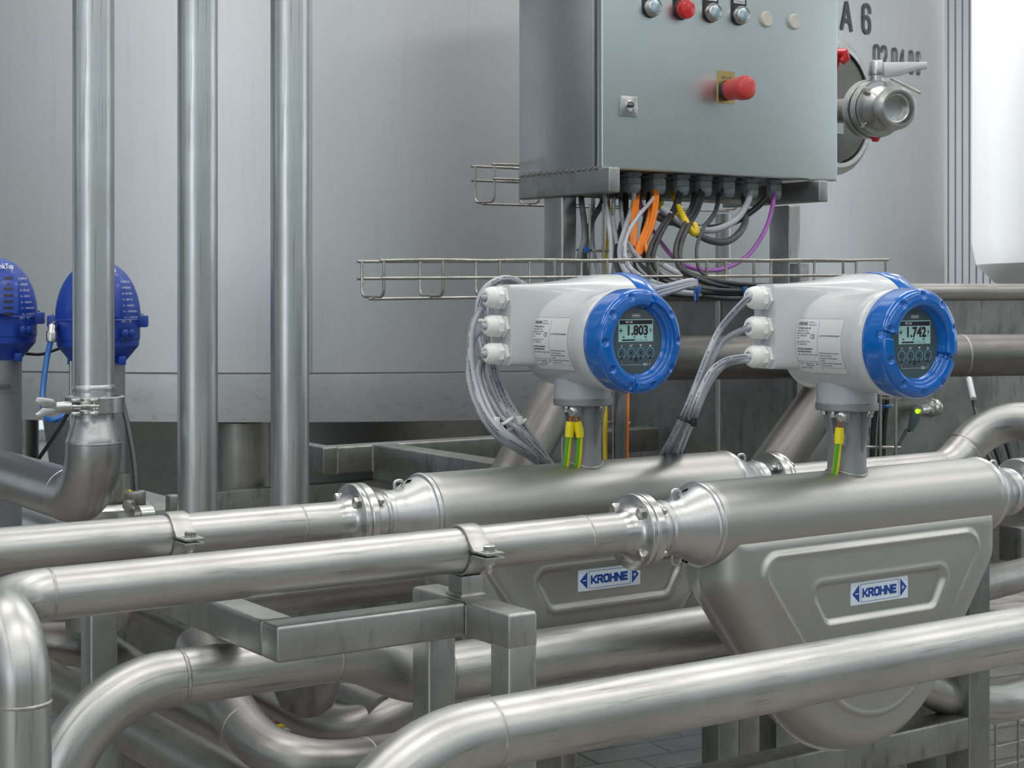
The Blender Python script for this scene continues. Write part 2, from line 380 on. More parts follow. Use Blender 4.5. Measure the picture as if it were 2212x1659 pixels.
# ================================================================== ROOM
mb = MB(); mb.b2(-7, 15, -7, 14, -H-.1, -H); struct('floor', mb, M_floor, org=(0, 0, -H))
mb = MB(); mb.b2(-7, 15, -7, 14, CEIL-H, CEIL-H+.1); struct('ceiling', mb, M_ceil)
def wall(name, axis, pos, wins, z0, z1, lo, hi, t=.15):
    """wall in plane axis=pos from lo to hi with window openings (a, b) between heights z0 and z1"""
    mb = MB()
    def seg(a, b, za, zb):
        if axis == 'Y': mb.b2(a, b, pos, pos+t, za, zb)
        else: mb.b2(pos, pos+t, a, b, za, zb)
    seg(lo, hi, -H, z0-H); seg(lo, hi, z1-H, CEIL-H); p = lo
    for a, b in wins+[(hi, hi)]:
        if a > p: seg(p, a, z0-H, z1-H)
        p = b
    wl = struct(name, mb, M_wall)
    for a, b in wins:
        n = struct_n(); fr = MB(); g = MB(); d = .07
        for (x0, x1, za, zb) in ((a, b, z0, z0+.06), (a, b, z1-.06, z1), (a, a+.06, z0, z1), (b-.06, b, z0, z1), ((a+b)/2-.03, (a+b)/2+.03, z0, z1)):
            if axis == 'Y': fr.b2(x0, x1, pos+.03, pos+.03+d, za-H, zb-H)
            else: fr.b2(pos+.03, pos+.03+d, x0, x1, za-H, zb-H)
        if axis == 'Y': g.b2(a, b, pos+.06, pos+.066, z0-H, z1-H)
        else: g.b2(pos+.06, pos+.066, a, b, z0-H, z1-H)
        o = struct('window_%d' % n, fr, M_alu); struct('glazing', g, M_glass, o)
    return wl
WN = [0]
def struct_n(): WN[0] += 1; return WN[0]
wall('wall_near', 'Y', -7.15, [(-5.5, -2.5), (-1.5, 1.5), (2.5, 5.5), (6.5, 9.5)], 2.2, 4.7, -7, 15)
wall('wall_far', 'Y', 14, [(-5, -2), (3.4, 7.6), (9, 14)], .03, 3.6, -7, 15)
wall('wall_left', 'X', -7.15, [(-5.5, -1.5), (0, 3), (5, 8)], .15, 4.6, -7, 14)
wall('wall_right', 'X', 15, [(-5.5, -1.5), (0, 4.5), (6, 10)], .9, 4.8, -7, 14)
mb = MB(); mb.b2(-6.99, 14.99, -6.99, -6.96, -H, 2.0-H); tag(obj('trim_1', mb, M_walld), None, None, None, 'structure')
mb = MB(); mb.b2(-6.99, -6.96, -1.0, 13.99, -H, 1.5-H); tag(obj('trim_2', mb, M_walld), None, None, None, 'structure')
for i, (x, y) in enumerate(LAMPS):
    mb = MB(); mb.b2(x-1.34, x+1.34, y-.44, y+.44, CEIL-H-.13, CEIL-H)
    o = tag(obj('ceiling_lamp', mb, M_alu, bevel=.01), 'long rectangular panel lamp under the hall ceiling', 'lamp', 'ceiling lamps of the hall')
    d = MB(); d.b2(x-1.3, x+1.3, y-.4, y+.4, CEIL-H-.14, CEIL-H-.13); obj('diffuser', d, M_lamp, o)
mb = MB(); f_ = Vector(FILL_POS)-Vector((0, 0, H)); d_ = (Vector(FAIM)-Vector(FILL_POS)).normalized(); mb.lathe([(.02, -.30), (.12, -.28), (.24, -.05), (.25, -.02), (.235, -.02), (.11, -.25), (0, -.26)], frame(f_, d_), 40); mb.tube([f_-d_*.28, f_-d_*.28+Vector((0, 0, .35))], .015, 12)
tag(obj('fill_spotlight', mb, M_alu), 'unseen spotlight with round reflector, added to brighten the white vessel', 'lamp')  # housing made up to go with the added spot
# ribbed partition panel and white tank at the right
c = atD(2145, 300, 8.6); X0 = c.x
mb = MB()
for k in range(26):
    x = X0-.75+.06*k; mb.b2(x, x+.048, c.y+.526, c.y+.56, -H, CEIL-H)
mb.b2(X0-.8, X0+.9, c.y+.54, c.y+.62, -H, CEIL-H)
tag(obj('ribbed_panel', mb, M_alu), None, None, None, 'structure')['kind'] = 'structure'
bpy.data.objects['ribbed_panel'].name = 'wall_panel'
c = atD(2125, 0, 7.0); rgt = Vector((SA, -CA, 0)); cc = c+rgt*1.35; zb = -.0
mb = MB(); cc.z = 0
mb.lathe([(0, -.02), (.6, -.02), (1.1, 0), (1.25, .04), (1.33, .12), (1.35, .22), (1.35, 3.2), (1.2, 3.4), (0, 3.5)], AZ(cc), 96)
wt = obj('white_tank', mb, M_wtank, org=(cc.x, cc.y, -.02)); tag(wt, 'bright white round-bottomed vessel at the right edge behind the long basin', 'tank')
lg = MB()
for k in range(3):
    t = k*2.1+.4; l = MB(); p = cc+Vector((math.cos(t), math.sin(t), 0))*.9; l.tube([(p.x, p.y, -H), (p.x, p.y, .03)], .06); obj('leg', l, M_wtank, wt)

# ================================================================== BIG TANK
TD = 6.2; tu = U(755); TCx, TCy = TD*(CA+tu*SA), TD*(SA-tu*CA); TR = 2.2
TC = Vector((TCx, TCy, 0))
tank = thing('process_tank', 'huge brushed steel cylindrical tank lettered A 6 filling the background', 'tank', (TCx, TCy, -H))
mb = MB(); mb.lathe([(TR, -.20), (TR, 3.4)], AZ(TC), 256, cap=False); obj('shell', mb, M_tank, tank)
mb = MB(); mb.lathe([(TR-.02, -.325), (TR+.006, -.322), (TR+.008, -.25), (TR+.006, -.205), (TR-.01, -.20)], AZ(TC), 256, cap=False); tag(obj('bottom_band', mb, M_skirt, tank), 'paler steel band around the lower rim of the tank')
mb = MB(); mb.lathe([(TR-.02, -.322), (1.16, -.335), (1.13, -.45), (1.05, -1.0), (.95, -H)], AZ(TC), 128, cap=False); obj('underside_skirt', mb, M_skirt, tank)
mb = MB()
for px in (671,):
    u = U(px); d = Vector((CA+u*SA, SA-u*CA, 0)).normalized(); oc = -TC; bq = d.dot(oc); t = -bq-math.sqrt(bq*bq-(oc.dot(oc)-TR*TR)); p = d*t
    mb.tube([(p.x, p.y, -.2), (p.x, p.y, 3.4)], .0035, 8)
obj('weld_seam', mb, M_tank, tank)
def hit(px, py, R=TR):
    u = U(px); d = Vector((CA+u*SA, SA-u*CA, (630-py)/F)); d2 = Vector((d.x, d.y, 0)); c_ = Vector((TC.x, TC.y, 0))
    a = d2.dot(d2); b = -2*d2.dot(c_); q = c_.dot(c_)-R*R; t = (-b-math.sqrt(b*b-4*a*q))/(2*a); return d*t
def tank_map(px, py):
    p = hit(px, py); t0 = math.atan2(p.y-TC.y, p.x-TC.x)
    def fn(x, y, e=.003): t = t0+x/TR; return Vector((TC.x+(TR+e)*math.cos(t), TC.y+(TR+e)*math.sin(t), p.z+y))
    return fn, p
mb = MB()
def glyph(ch, w, h, t):
    # condensed stencil-like characters as short overlapping bars
    a, b, r = w/2-t/2, h/2-t/2, min(w, h)*.34
    def rr(x0, y0, x1, y1):
        P = fillet([Vector((0, y1, 0)), Vector((x1, y1, 0)), Vector((x1, y0, 0)), Vector((x0, y0, 0)), Vector((x0, y1, 0)), Vector((0, y1, 0))], r, 6); return [(p.x, p.y) for p in P]
    if ch == '0': L = [rr(-a, -b, a, b)]
    elif ch == '6': L = [rr(-a, -b, a, b*.12), [(-a, -b*.4), (-a, b-r)]+[(-a+r-r*math.cos(q*.26), b-r+r*math.sin(q*.26)) for q in range(7)]+[(a-r, b)]+[(a-r+r*math.sin(q*.26), b-r+r*math.cos(q*.26)) for q in range(7)]+[(a, b*.5)]]
    elif ch == '2': L = [[(-a, b*.5), (-a, b-r)]+[(-a+r-r*math.cos(q*.26), b-r+r*math.sin(q*.26)) for q in range(7)]+[(a-r, b)]+[(a-r+r*math.sin(q*.26), b-r+r*math.cos(q*.26)) for q in range(7)]+[(a, b*.25), (-a, -b)], [(-a, -b), (a+t/3, -b)]]
    elif ch == '4': L = [[(a*.45, -b), (a*.45, b), (-a, -b*.35)], [(-a, -b*.4), (a+t/3, -b*.4)]]
    else: L = [[(-a, -b), (-t*.1, b)], [(t*.1, b), (a, -b)], [(-a*.6, -b*.35), (a*.6, -b*.35)]]
    vs_, fs = [], []
    for P in L:
        for p, q in zip(P, P[1:]):
            p, q = Vector(p), Vector(q)
            if (q-p).length < 1e-6: continue
            d = (q-p).normalized(); n = Vector((-d.y, d.x))*t/2; p2, q2 = p-d*t*.25, q+d*t*.25; k = len(vs_); e = len(fs)*.00001
            vs_ += [(*z, e) for z in (p2-n, q2-n, q2+n, p2+n)]; fs.append((k, k+1, k+2, k+3))
    return vs_, fs
for s, px, py, h, w, t in (('A', 1828, 35, .092, .064, .013), ('6', 1871, 41, .092, .052, .0125), ('0', 1893, 124, .078, .040, .0095), ('2', 1909, 126, .078, .040, .0095), ('0', 1932, 130, .077, .040, .0095), ('4', 1948, 132, .077, .040, .0095), ('0', 1968, 135, .076, .040, .0095), ('6', 1983, 137, .076, .040, .0095)):
    fn, p = tank_map(px, py); mb = put(MB(), glyph(s, w, h, t), fn); tag(obj('painted_character', mb, M_tankink, tank), 'dark painted character '+s)
# tank legs
for px, py, D, r in ((58, 990, 6.3, .045), (525, 990, 4.12, .0705), (-120, 1000, 4.6, .07), (1150, 1000, 5.2, .07), (2030, 1625, 4.3, .085)):
    p = atD(px, py, D); mb = MB(); mb.tube([(p.x, p.y, -H), (p.x, p.y, -.33 if px < 2000 else -.62)], r, 40); obj('leg', mb, M_pipe_dull, tank)
# manhole with cover and door
fn, p = tank_map(1800, 229); n0 = Vector((p.x-TC.x, p.y-TC.y, 0)).normalized()
man = thing('manhole', 'round pressed manhole neck on the tank, half hidden behind the control cabinet', 'manhole', p)
Mm = frame(p, n0, (0, 0, 1)); D0 = math.hypot(p.x, p.y); R0 = .172
mb = MB(); mb.lathe([(R0+.03, -.012), (R0+.022, .008), (R0+.004, .02), (R0-.008, .018), (R0-.01, .005)], Mm, 96, cap=False); obj('collar', mb, M_mach, man)
mb = MB(); mb.lathe([(R0-.012, .0), (R0-.014, .012), (R0-.03, .016), (R0*.5, .03), (0, .035)], Mm, 96); obj('cover', mb, M_pipe_dark, man)
mb = MB(); mb.tube([Mm @ Vector((0, -.12, .04)), Mm @ Vector((0, .12, .04))], .014, 16); mb.box(Mm @ Vector((-.07, .03, .03)), (.03, .03, .03)); obj('handle_bar', mb, M_mach, man)
mb = MB(); q = atD(1816, 122, 3.75)
mb.tube([atD(1802, 165, 3.85), atD(1806, 135, 3.8), atD(1812, 112, 3.78), atD(1823, 112, 3.78), atD(1826, 125, 3.78), atD(1818, 134, 3.78)], [.007, .009, .012, .012, .012, .01], 12)
tag(obj('seal_strap', mb, M_red), 'red plastic strap hanging at the right edge of the control cabinet', 'strap')
# butterfly valve on a stub from the tank
vD = 3.45
c = atD(1905, 237, vD); ax = Vector((.30, -.95, -.015)).normalized()
ax = ((atD(1940, 233, 1)-atD(1830, 240, 1.0))); 
e = atD(1942, 233, vD-.07); b0 = atD(1790, 240, vD+.22); ax = (e-b0).normalized(); k_ = (e-b0).length
Mv = frame(b0, ax, (0, 0, 1))
val = thing('butterfly_valve', 'open-ended steel butterfly valve with a grey lever, standing out from the tank beside the cabinet', 'valve', b0)
mb = MB(); mb.lathe([(.026, -.5), (.026, k_*.62)], Mv, 32); obj('inlet_pipe', mb, M_pipe_dull, val)
mb = MB(); h = k_
def ring_(mb, M, r, a, b, n=48, e=.002): mb.lathe([(r-e-.0, a), (r, a+e), (r, b-e), (r-e, b)], M, n); return mb
ring_(mb, Mv, .064, h*.58, h*.66); ring_(mb, Mv, .061, h*.67, h*.745)
mb.lathe([(.058, h*.752), (.048, h*.756), (.0465, h*.77), (.036, h*.815), (.0325, h*.835), (.0325, h*.93)], Mv, 48, cap=False); obj('valve_body', mb, M_mach, val)
mb = MB(); mb.lathe([(.036, h*.90), (.044, h*.91), (.046, h*.94), (.0455, h*.975), (.041, h*.99), (.038, h), (.034, h), (.030, h*.97), (.027, h*.965), (.026, h*.90), (.026, h*.60), (0, h*.60)], Mv, 56); obj('threaded_outlet', mb, M_mach, val)
mb = MB(); mb.lathe([(.0255, h*.62), (.0255, h*.70), (0, h*.705)], Mv, 40); obj('disc', mb, M_framed, val)
for k in range(4):
    t = PI/4+k*PI/2; mb = MB(); q = Mv @ Vector((.053*math.cos(t), .053*math.sin(t), h*.75)); mb.lathe([(.008, 0), (.008, .008), (.005, .011), (0, .011)], frame(q, ax), 6); obj('bolt', mb, M_bolt, val)
q = Mv @ Vector((.058, 0, h*.68)); mb = MB(); mb.lathe([(.015, -.004), (.015, .012), (.0165, .013), (.0178, .018), (.0150, .043), (.0135, .045), (0, .045)], AZ(q), 32); obj('stem_hub', mb, M_mach, val)
mb = MB(); r2 = Vector((SA, -CA, 0)).normalized()
P = [(0.0, .041), (.108, .042), (.108, .027), (.085, .025), (.05, .013), (.02, .009), (0, .011)]
Mh = Matrix((r2, (0, 0, 1), r2.cross(Vector((0, 0, 1))))).transposed().to_4x4(); Mh = Matrix.Translation(q) @ Mh; mb.prism(P, -.006, .006, Mh); tag(obj('lever', mb, M_alu, val, bevel=.002), 'flat grey lever handle')
mb = MB(); mb.tube([atD(1925, 170, vD-.01), atD(1988, 201, vD-.05)], .003, 10); obj('latch_rod', mb, M_wire, val)
mb = MB(); mb.lathe([(.013, .01), (.012, 0), (.006, -.010), (0, -.010)], AZ(Mv @ Vector((-.060, 0, h*.70))), 16); tag(obj('bottom_plug', mb, M_red, val), 'red plug')

# ================================================================== FLOW METERS
def gland(parent, M, s, mat, name='cable_gland', L=1):
    """cable gland along local z: hex flange nut, body hex, domed cap"""
    M = M @ Matrix.Diagonal((1, 1, L, 1)); mb = MB(); hx = lambda r, a, b, n=6: mb.lathe([(r-.0012*s/1, a), (r, a+.001), (r, b-.001), (r-.0012, b)], M, n)
    hx(.0165*s, 0, .007*s); mb.lathe([(.0125*s, .007*s), (.0125*s, .010*s)], M, 24, cap=False)
    hx(.0160*s, .010*s, .022*s, 8)
    mb.lathe([(.0150*s, .022*s), (.0152*s, .027*s), (.0135*s, .034*s), (.010*s, .0385*s), (.0068*s, .0395*s), (.0062*s, .036*s), (0, .036*s)], M, 28)
    return obj(name, mb, mat, parent, sharp=28)

def seg_sdf(P, poly_):
    # signed distance (inside positive) to closed polygon for numpy arrays
    import numpy as np
    x, z = P; n = len(poly_); dmin = np.full(x.shape, 1e9); ins = np.zeros(x.shape, bool)
    for i in range(n):
        ax_, az = poly_[i]; bx, bz = poly_[(i+1) % n]; ex, ez = bx-ax_, bz-az
        t = np.clip(((x-ax_)*ex+(z-az)*ez)/(ex*ex+ez*ez+1e-15), 0, 1)
        dmin = np.minimum(dmin, np.hypot(x-ax_-t*ex, z-az-t*ez))
        c = (az > z) != (bz > z); xi = ax_+(z-az)*(bx-ax_)/((bz-az)+1e-15); ins ^= c & (x < xi)
    return np.where(ins, dmin, -dmin)
def belly_shape(hw, ztop, zc, R, off=0, rc=.05, rt=None):
    """rounded triangle: flat top, sides slanting 36 degrees off vertical into a round bottom"""
    dn = math.radians(36); nx, nz = math.cos(dn), -math.sin(dn)
    out = []
    for k in range(33):
        t = -dn-(PI-2*dn)*k/32; out.append((R*math.cos(t), zc+R*math.sin(t)))
    # right slanted line meets x=hw : point p with (p-c).n=R
    zz = zc+(R-hw*nx)/nz
    side_r = [(hw, ztop), (hw, zz)]
    ring = [Vector((x, z, 0)) for x, z in [(-hw, zz), (-hw, ztop), (hw, ztop), (hw, zz)]]
    full = [Vector((x, z, 0)) for x, z in out]; 
    pts = [full[-1]]+ring+[full[0]]
    rt = rt or rc; f = fillet(pts, [rc, rt, rt, rc], 8)
    return [(p.x, p.y) for p in f]+[(p.x, p.y) for p in full[1:-1]]
def belly_mesh():
    import numpy as np
    # heights relative to the tube axis
    Z0 = .303
    outl = belly_shape(.2705, .0, -.455+Z0, .18, rc=.06, rt=.004)
    e1 = belly_shape(.212, -.341+Z0, -.455+Z0, .125, rc=.028)
    e2 = [(-.112, -.391+Z0), (.128, -.391+Z0), (.139, -.405+Z0), (.122, -.437+Z0), (.114, -.441+Z0), (-.094, -.441+Z0), (-.103, -.437+Z0), (-.122, -.405+Z0)]
    e2 = [(p.x, p.y) for p in fillet([Vector((0, -.391+Z0, 0)), Vector((.142, -.391+Z0, 0)), Vector((.112, -.441+Z0, 0)), Vector((-.098, -.441+Z0, 0)), Vector((-.128, -.391+Z0, 0)), Vector((0, -.391+Z0, 0))], .012, 5)][:-1]
    step = .0022; xs = np.arange(-.272, .2721, step); zs = np.arange(-.345, -.018, step)
    # polar-ish grid: map unit square rows; use shrink rings of the outline for a clean edge plus a regular inner grid
    cx, cz = 0.0, -.13; K = 400; per = []
    op = outl+[outl[0]]; L = [0]
    for i in range(len(outl)): L.append(L[-1]+math.hypot(op[i+1][0]-op[i][0], op[i+1][1]-op[i][1]))
    for k in range(K):
        d = L[-1]*k/K; i = max(j for j in range(len(outl)) if L[j] <= d); t = (d-L[i])/(L[i+1]-L[i]+1e-12)
        per.append((op[i][0]+(op[i+1][0]-op[i][0])*t, op[i][1]+(op[i+1][1]-op[i][1])*t))
    per = np.array(per); ts = np.concatenate([1-np.linspace(0, 1, 14)**2*.18, np.linspace(.82, 0.004, 100)[1:]])
    X = cx+(per[None, :, 0]-cx)*ts[:, None]; Z = cz+(per[None, :, 1]-cz)*ts[:, None]
    d = np.maximum(seg_sdf((X, Z), outl), 0); d[0, :] = 0
    r = .034; T = .0533*np.sqrt(np.clip(1-((r-np.minimum(d, r))/r)**2, 0, 1))
    T += .0015*np.clip((d-r)/.05, 0, 1)
    d1 = seg_sdf((X, Z), e1); sm = lambda q: q*q*(3-2*q)
    T += .0042*sm(np.clip((d1+.0045)/.009, 0, 1))+.0016*np.exp(-((d1-.004)/.004)**2)
    d2 = seg_sdf((X, Z), e2); T -= .0050*sm(np.clip((d2+.0045)/.009, 0, 1)); T += .0012*np.exp(-((d2+.006)/.004)**2)
    return X, Z, T, outl
BX, BZ, BT, BOUT = belly_mesh()
def make_meter(xc, yc, digits, plus, rot, label, ring_label):
    o = Vector((xc, yc, -.303))
    t = thing('flow_meter', label, 'flow meter', (xc, yc, -.66))
    P = lambda x, y, z: Vector((xc+x, yc+y, z))            # z relative to camera height
    # sensor tube
    mb = MB(); M = AX(o); HL = .2715
    mb.lathe([(.040, -HL-.004), (.0535, -HL-.001), (.0552, -HL+.004), (.055, -HL+.012), (.055, HL-.012), (.0552, HL-.004), (.0535, HL+.001), (.04, HL+.004)], M, 96)
    body = obj('sensor_tube', mb, M_blast, t)
    # belly: front and rear pressed half shells
    R_, K = BX.shape
    for sgn, nm in ((-1, 'front_shell'), (1, 'rear_shell')):
        mb = MB(); vs_ = [P(BX[i, k], sgn*BT[i, k], BZ[i, k]-.303) for i in range(R_) for k in range(K)]
        fs = [(i*K+k, i*K+(k+1) % K, (i+1)*K+(k+1) % K, (i+1)*K+k) for i in range(R_-1) for k in range(K)]
        fs.append(tuple((R_-1)*K+k for k in range(K)))
        mb.add(vs_, fs); obj(nm, mb, M_blast, t, sharp=80)
    mb = MB(); pts = [P(x*1.0, 0, z-.303) for x, z in BOUT]
    n = len(BOUT); vs_ = []
    for x, z in BOUT:
        dx, dz = x, z+.13; l = math.hypot(dx, dz); 
        for k_, y in ((.004, -.0022), (.004, .0022)): vs_.append(P(x+dx/l*k_, y, z+dz/l*k_-.303))
    for x, z in BOUT:
        for y in (-.0022, .0022): vs_.append(P(x*.98, y, (z+.13)*.98-.13-.303))
    fs = []
    for i in range(n):
        j = (i+1) % n; fs += [(2*i, 2*j, 2*j+1, 2*i+1), (2*i, 2*n+2*i, 2*n+2*j, 2*j), (2*i+1, 2*j+1, 2*n+2*j+1, 2*n+2*i+1)]
    mb.add(vs_, fs); obj('weld_rim', mb, M_cast, t)
    for sg in (-1, 1):
        Me = frame(o, (sg, 0, 0)); mb = MB()
        mb.lathe([(.0525, HL-.003), (.0555, HL+.001), (.0562, HL+.004), (.0548, HL+.0075), (.0515, HL+.0085), (.0505, HL+.010), (.0497, HL+.014), (.0490, HL+.017), (.0378, HL+.039), (.0360, HL+.044), (.0352, HL+.054), (.0338, HL+.056), (.0338, HL+.060), (.0362, HL+.062), (.0362, HL+.067), (.0338, HL+.069), (.0338, HL+.073), (.0350, HL+.075), (.0325, HL+.078), (.0312, HL+.084), (.031, HL+.096)], Me, 72, cap=False)
        obj('end_cone', mb, M_cast, t, sharp=40)
        mb = MB(); mb.lathe([(.030, HL+.093), (.0472, HL+.0935), (.0485, HL+.095), (.0485, HL+.1035), (.0472, HL+.105), (0, HL+.105)], Me, 72); fl = obj('flange', mb, M_mach, t)
        # lifting lug on the cone
        lz = -.303
        for up in (1, -1):
            mb = MB(); X = lambda q: sg*(HL+q)
            mb.tube(fillet([P(X(.046), 0, lz+up*.0335), P(X(.047), 0, lz+up*.0475), P(X(.020), 0, lz+up*.0490), P(X(.031), 0, lz+up*.0415)], .005, 5), .0022, 10)
            mb.prism([(.0255, .0405), (.0255, .0478), (.020, .0485), (.031, .041)], -.0012, .0012, Matrix(((sg, 0, 0, xc+sg*HL), (0, 0, 1, yc), (0, up, 0, lz), (0, 0, 0, 1))))
            obj('lifting_lug', mb, M_cast, t)
    # neck and collar
    mb = MB(); mb.lathe([(.0275, -.262), (.0272, -.248), (.0268, -.240), (.0268, -.225), (.0268, -.165)], AZ((xc, yc, 0)), 64, cap=False)
    for k in range(4):
        a = k*PI/2+.15; d = Vector((math.cos(a), math.sin(a), 0)); q = d.cross(Vector((0, 0, 1)))
        c0 = Vector((xc, yc, 0)); pr_ = [c0+d*.025+Vector((0, 0, -.165)), c0+d*.0405+Vector((0, 0, -.165)), c0+d*.0260+Vector((0, 0, -.228))]
        mb.add([p+q*.0014 for p in pr_]+[p-q*.0014 for p in pr_], [(0, 1, 2), (3, 5, 4), (0, 3, 4, 1), (1, 4, 5, 2), (2, 5, 3, 0)])
    neck = obj('neck', mb, M_neck, t)
    mb = MB(); pts = [P(.036*math.cos(a), .036*math.sin(a), -.303+math.sqrt(max(0, .0562**2-(.036*math.sin(a))**2))) for a in [2*PI*k/40 for k in range(40)]]
    mb.tube([P(.0283*math.cos(a), .0283*math.sin(a), -.303+math.sqrt(.0560**2-(.0283*math.sin(a))**2)) for a in [2*PI*k/40 for k in range(40)]], .0019, 8, closed=True)
    obj('weld_bead', mb, M_weld, t)
    mb = MB(); mb.lathe([(.020, -.1655), (.0425, -.165), (.0435, -.1635), (.0435, -.156), (.0425, -.1545), (.02, -.1545)], AZ((xc, yc, 0)), 72); fo = obj('neck_flange', mb, M_neck, t)
    for k in range(4):
        a = PI/4+k*PI/2-.55; mb = MB(); q = (xc+.036*math.cos(a), yc+.036*math.sin(a), -.1735); mb.lathe([(.0045, 0), (.005, .001), (.005, .0055)], AZ(q), 6); mb.lathe([(.0058, .0055), (.0058, .0085)], AZ(q), 20); obj('bolt', mb, M_bolt, fo)
    mb = MB(); mb.box(P(-.034, -.020, -.204), (.013, .013, .018)); o2 = obj('threaded_boss', mb, M_neck, t, bevel=.001)
    mb = MB(); mb.lathe([(.0045, 0), (.0045, .0012), (.0028, .0012), (.0028, -.003), (0, -.003)], frame(P(-.0405, -.020, -.204), (-1, 0, 0)), 20); obj('bolt_hole', mb, M_bolt, o2)
    mb = MB(); mb.box(P(-.033, -.027, -.1725), (.012, .012, .014)); o3 = obj('earth_terminal', mb, M_neck, t, bevel=.001)
    mb = MB(); mb.lathe([(.0075, 0), (.0075, .0015), (.006, .0015), (.006, .005), (.004, .0065), (0, .0065)], frame(P(-.039, -.028, -.172), (-.9, -.4, 0)), 24); obj('screw', mb, M_bolt, o3)
    # converter housing : front drum, rear chamber lofted from cable box to round lid
    ha = -.069; zc = -.050
    mb = MB(); My = AY(P(0, 0, ha))
    mb.lathe([(.060, -.062), (.0690, -.060), (.0700, -.050), (.0702, .068), (.0715, .071), (.0722, .075), (.0722, .094), (.070, .096)], My, 96)
    drum = obj('front_drum', mb, M_grey, t, sharp=50)
    mb = MB(); secs = []; N = 64
    S = [(-.104, 0, .021, .0580, 9), (-.1035, 0, .0215, .0585, 9), (-.085, 0, .0222, .0592, 8), (-.055, .1, .026, .0605, 6), (-.02, .35, .038, .0635, 4), (.010, .7, .056, .068, 2.8), (.034, .95, .070, .073, 2.2), (.050, 1, .0755, .0755, 2), (.088, 1, .0765, .0765, 2), (.0885, 1, .074, .074, 2)]
    for x, q, ry, rz, ex in S:
        cyy = .055*(1-q)+.037*q; czz = -.0485*(1-q)+zc*q; sec = []
        for k in range(N):
            a = 2*PI*(k+.5)/N; ca, sa = math.cos(a), math.sin(a)
            sec.append(P(x, cyy+ry*math.copysign(abs(ca)**(2/ex), ca), czz+rz*math.copysign(abs(sa)**(2/ex), sa)))
        secs.append(sec)
    mb.loft(secs); obj('terminal_chamber', mb, M_grey, t, sharp=42)
    mb = MB(); mb.box(P(-.058, .030, -.066), (.022, .008, .0025)); obj('screw_bridge', mb, M_grey, t, bevel=.001)
    mb = MB(); mb.lathe([(.06, .088), (.0775, .0885), (.079, .091), (.079, .116), (.0765, .121), (.060, .124), (0, .125)], AX(P(0, .037, zc)), 96); tag(obj('rear_cover', mb, M_blue, t, sharp=40), 'glossy blue lid of the terminal chamber')
    mb = MB(); mb.lathe([(.0418, -.1545), (.0418, -.128), (.0425, -.11), (.044, -.10), (.046, -.085), (.046, -.07)], AZ((xc, yc, 0)), 72, cap=False); obj('housing_socket', mb, M_greyd, t)
    for k, zz in enumerate((-.0085, -.0495, -.0895)):
        g = gland(t, frame(P(-.1035, .053, zz), (-1, 0, 0), (0, .3, 1)), 1.05, M_white, L=.8); tag(g, 'white plastic gland')
    # display cover ring with dimples, ledge and notches
    prof = []
    for k in range(5): prof.append((.0722+.0013*min(1, k), .0935+.0075*k))
    prof[0] = (.0705, .0935)
    for k in range(13):
        a = PI/2*k/12; prof.append((.0630+.0105*math.cos(a), .1270+.0120*math.sin(a)))
    for k in range(1, 9): prof.append((.0630-.0085*k/8, .1390+.0006*math.sin(PI*k/8)))
    for k in range(1, 7):
        a = PI/2*k/6; prof.append((.0545-.0045*math.sin(a), .1390-.0045*(1-math.cos(a))))
    prof += [(.0485, .1310), (.0470, .1275), (.0462, .1245), (.0455, .1215)]
    sm = lambda q: (lambda e: e*e*(3-2*e))(max(0, min(1, q)))
    dim = [math.radians(18+36*k) for k in range(10)]
    def fn(r, h, th):
        cw = (PI/2-th-math.radians(rot)) % (2*PI); 
        if h > .124:
            a1 = math.radians(15); rel = (cw-a1) % (2*PI)
            edge = min(sm(rel/.03), sm((PI-rel)/.03)) if rel < PI else 0
            h -= .0062*edge*sm((.0585-r)/.0016)*(1 if r > .0475 else .5)
            dn = min(abs(((cw-a1-.07+PI) % (2*PI))-PI), abs(((cw-a1-PI+.07+PI) % (2*PI))-PI))
            h -= .0055*sm((.075-dn)/.02)
            for d in dim:
                px_, py_ = r*math.cos(cw)-.0645*math.cos(d), r*math.sin(cw)-.0645*math.sin(d); q = math.hypot(px_, py_)
                if q < .0068: h -= .0042*sm((.0066-q)/.0050)
        return r, h
    mb = MB(); mb.lathe(prof, My, 400, cap=False, fn=fn); ring = tag(obj('display_cover', mb, M_blue, t, sharp=70), ring_label)
    # display
    dy = .1225
    mb = MB(); mb.lathe([(.047, dy-.004), (.0466, dy), (0, dy)], My, 64); dp = tag(obj('display', mb, M_disp, t), 'round grey display panel behind the cover ring')
    F2 = lambda e: (lambda x, y: My @ Vector((x, y, dy+e)))
    mb = MB(); put(mb, rect(-.031, -.0008, .031, .0305), F2(.0003)); obj('screen', mb, M_lcd, dp)
    mb = MB(); f = F2(.0006)
    put(mb, rect(-.029, .0235, .0295, .0292), f)
    cx_ = .0005
    put(mb, text2d(digits, .0184, .0007, .98), lambda x, y: f(x+.0024, y+.0144))
    if plus: put(mb, rect(-.0298, .0142, -.0238, .0154), f); put(mb, rect(-.0274, .0118, -.0262, .0178), f)
    for s, x, y in (('0%', -.022, .0055), ('50', -.0025, .0055), ('100', .017, .0055)): put(mb, text2d(s, .0036, .0001, .8), lambda a, b: f(a+x, b+y))
    put(mb, text2d('kg', .0038, .0001, .8), lambda a, b: f(a+.0265, b+.0160)); put(mb, rect(.0247, .0138, .0283, .0142), f); put(mb, text2d('s', .0038, .0001, .8), lambda a, b: f(a+.0265, b+.0118))
    put(mb, rect(-.0248, .0006, -.0026, .0026), f)
    for p in border(-.0248, .0006, .0200, .0026, .0002): put(mb, p, f)
    for x in (-.0025, .0085, .0199): put(mb, rectv(x, .0004, x+.0003, .0036, 1), f)
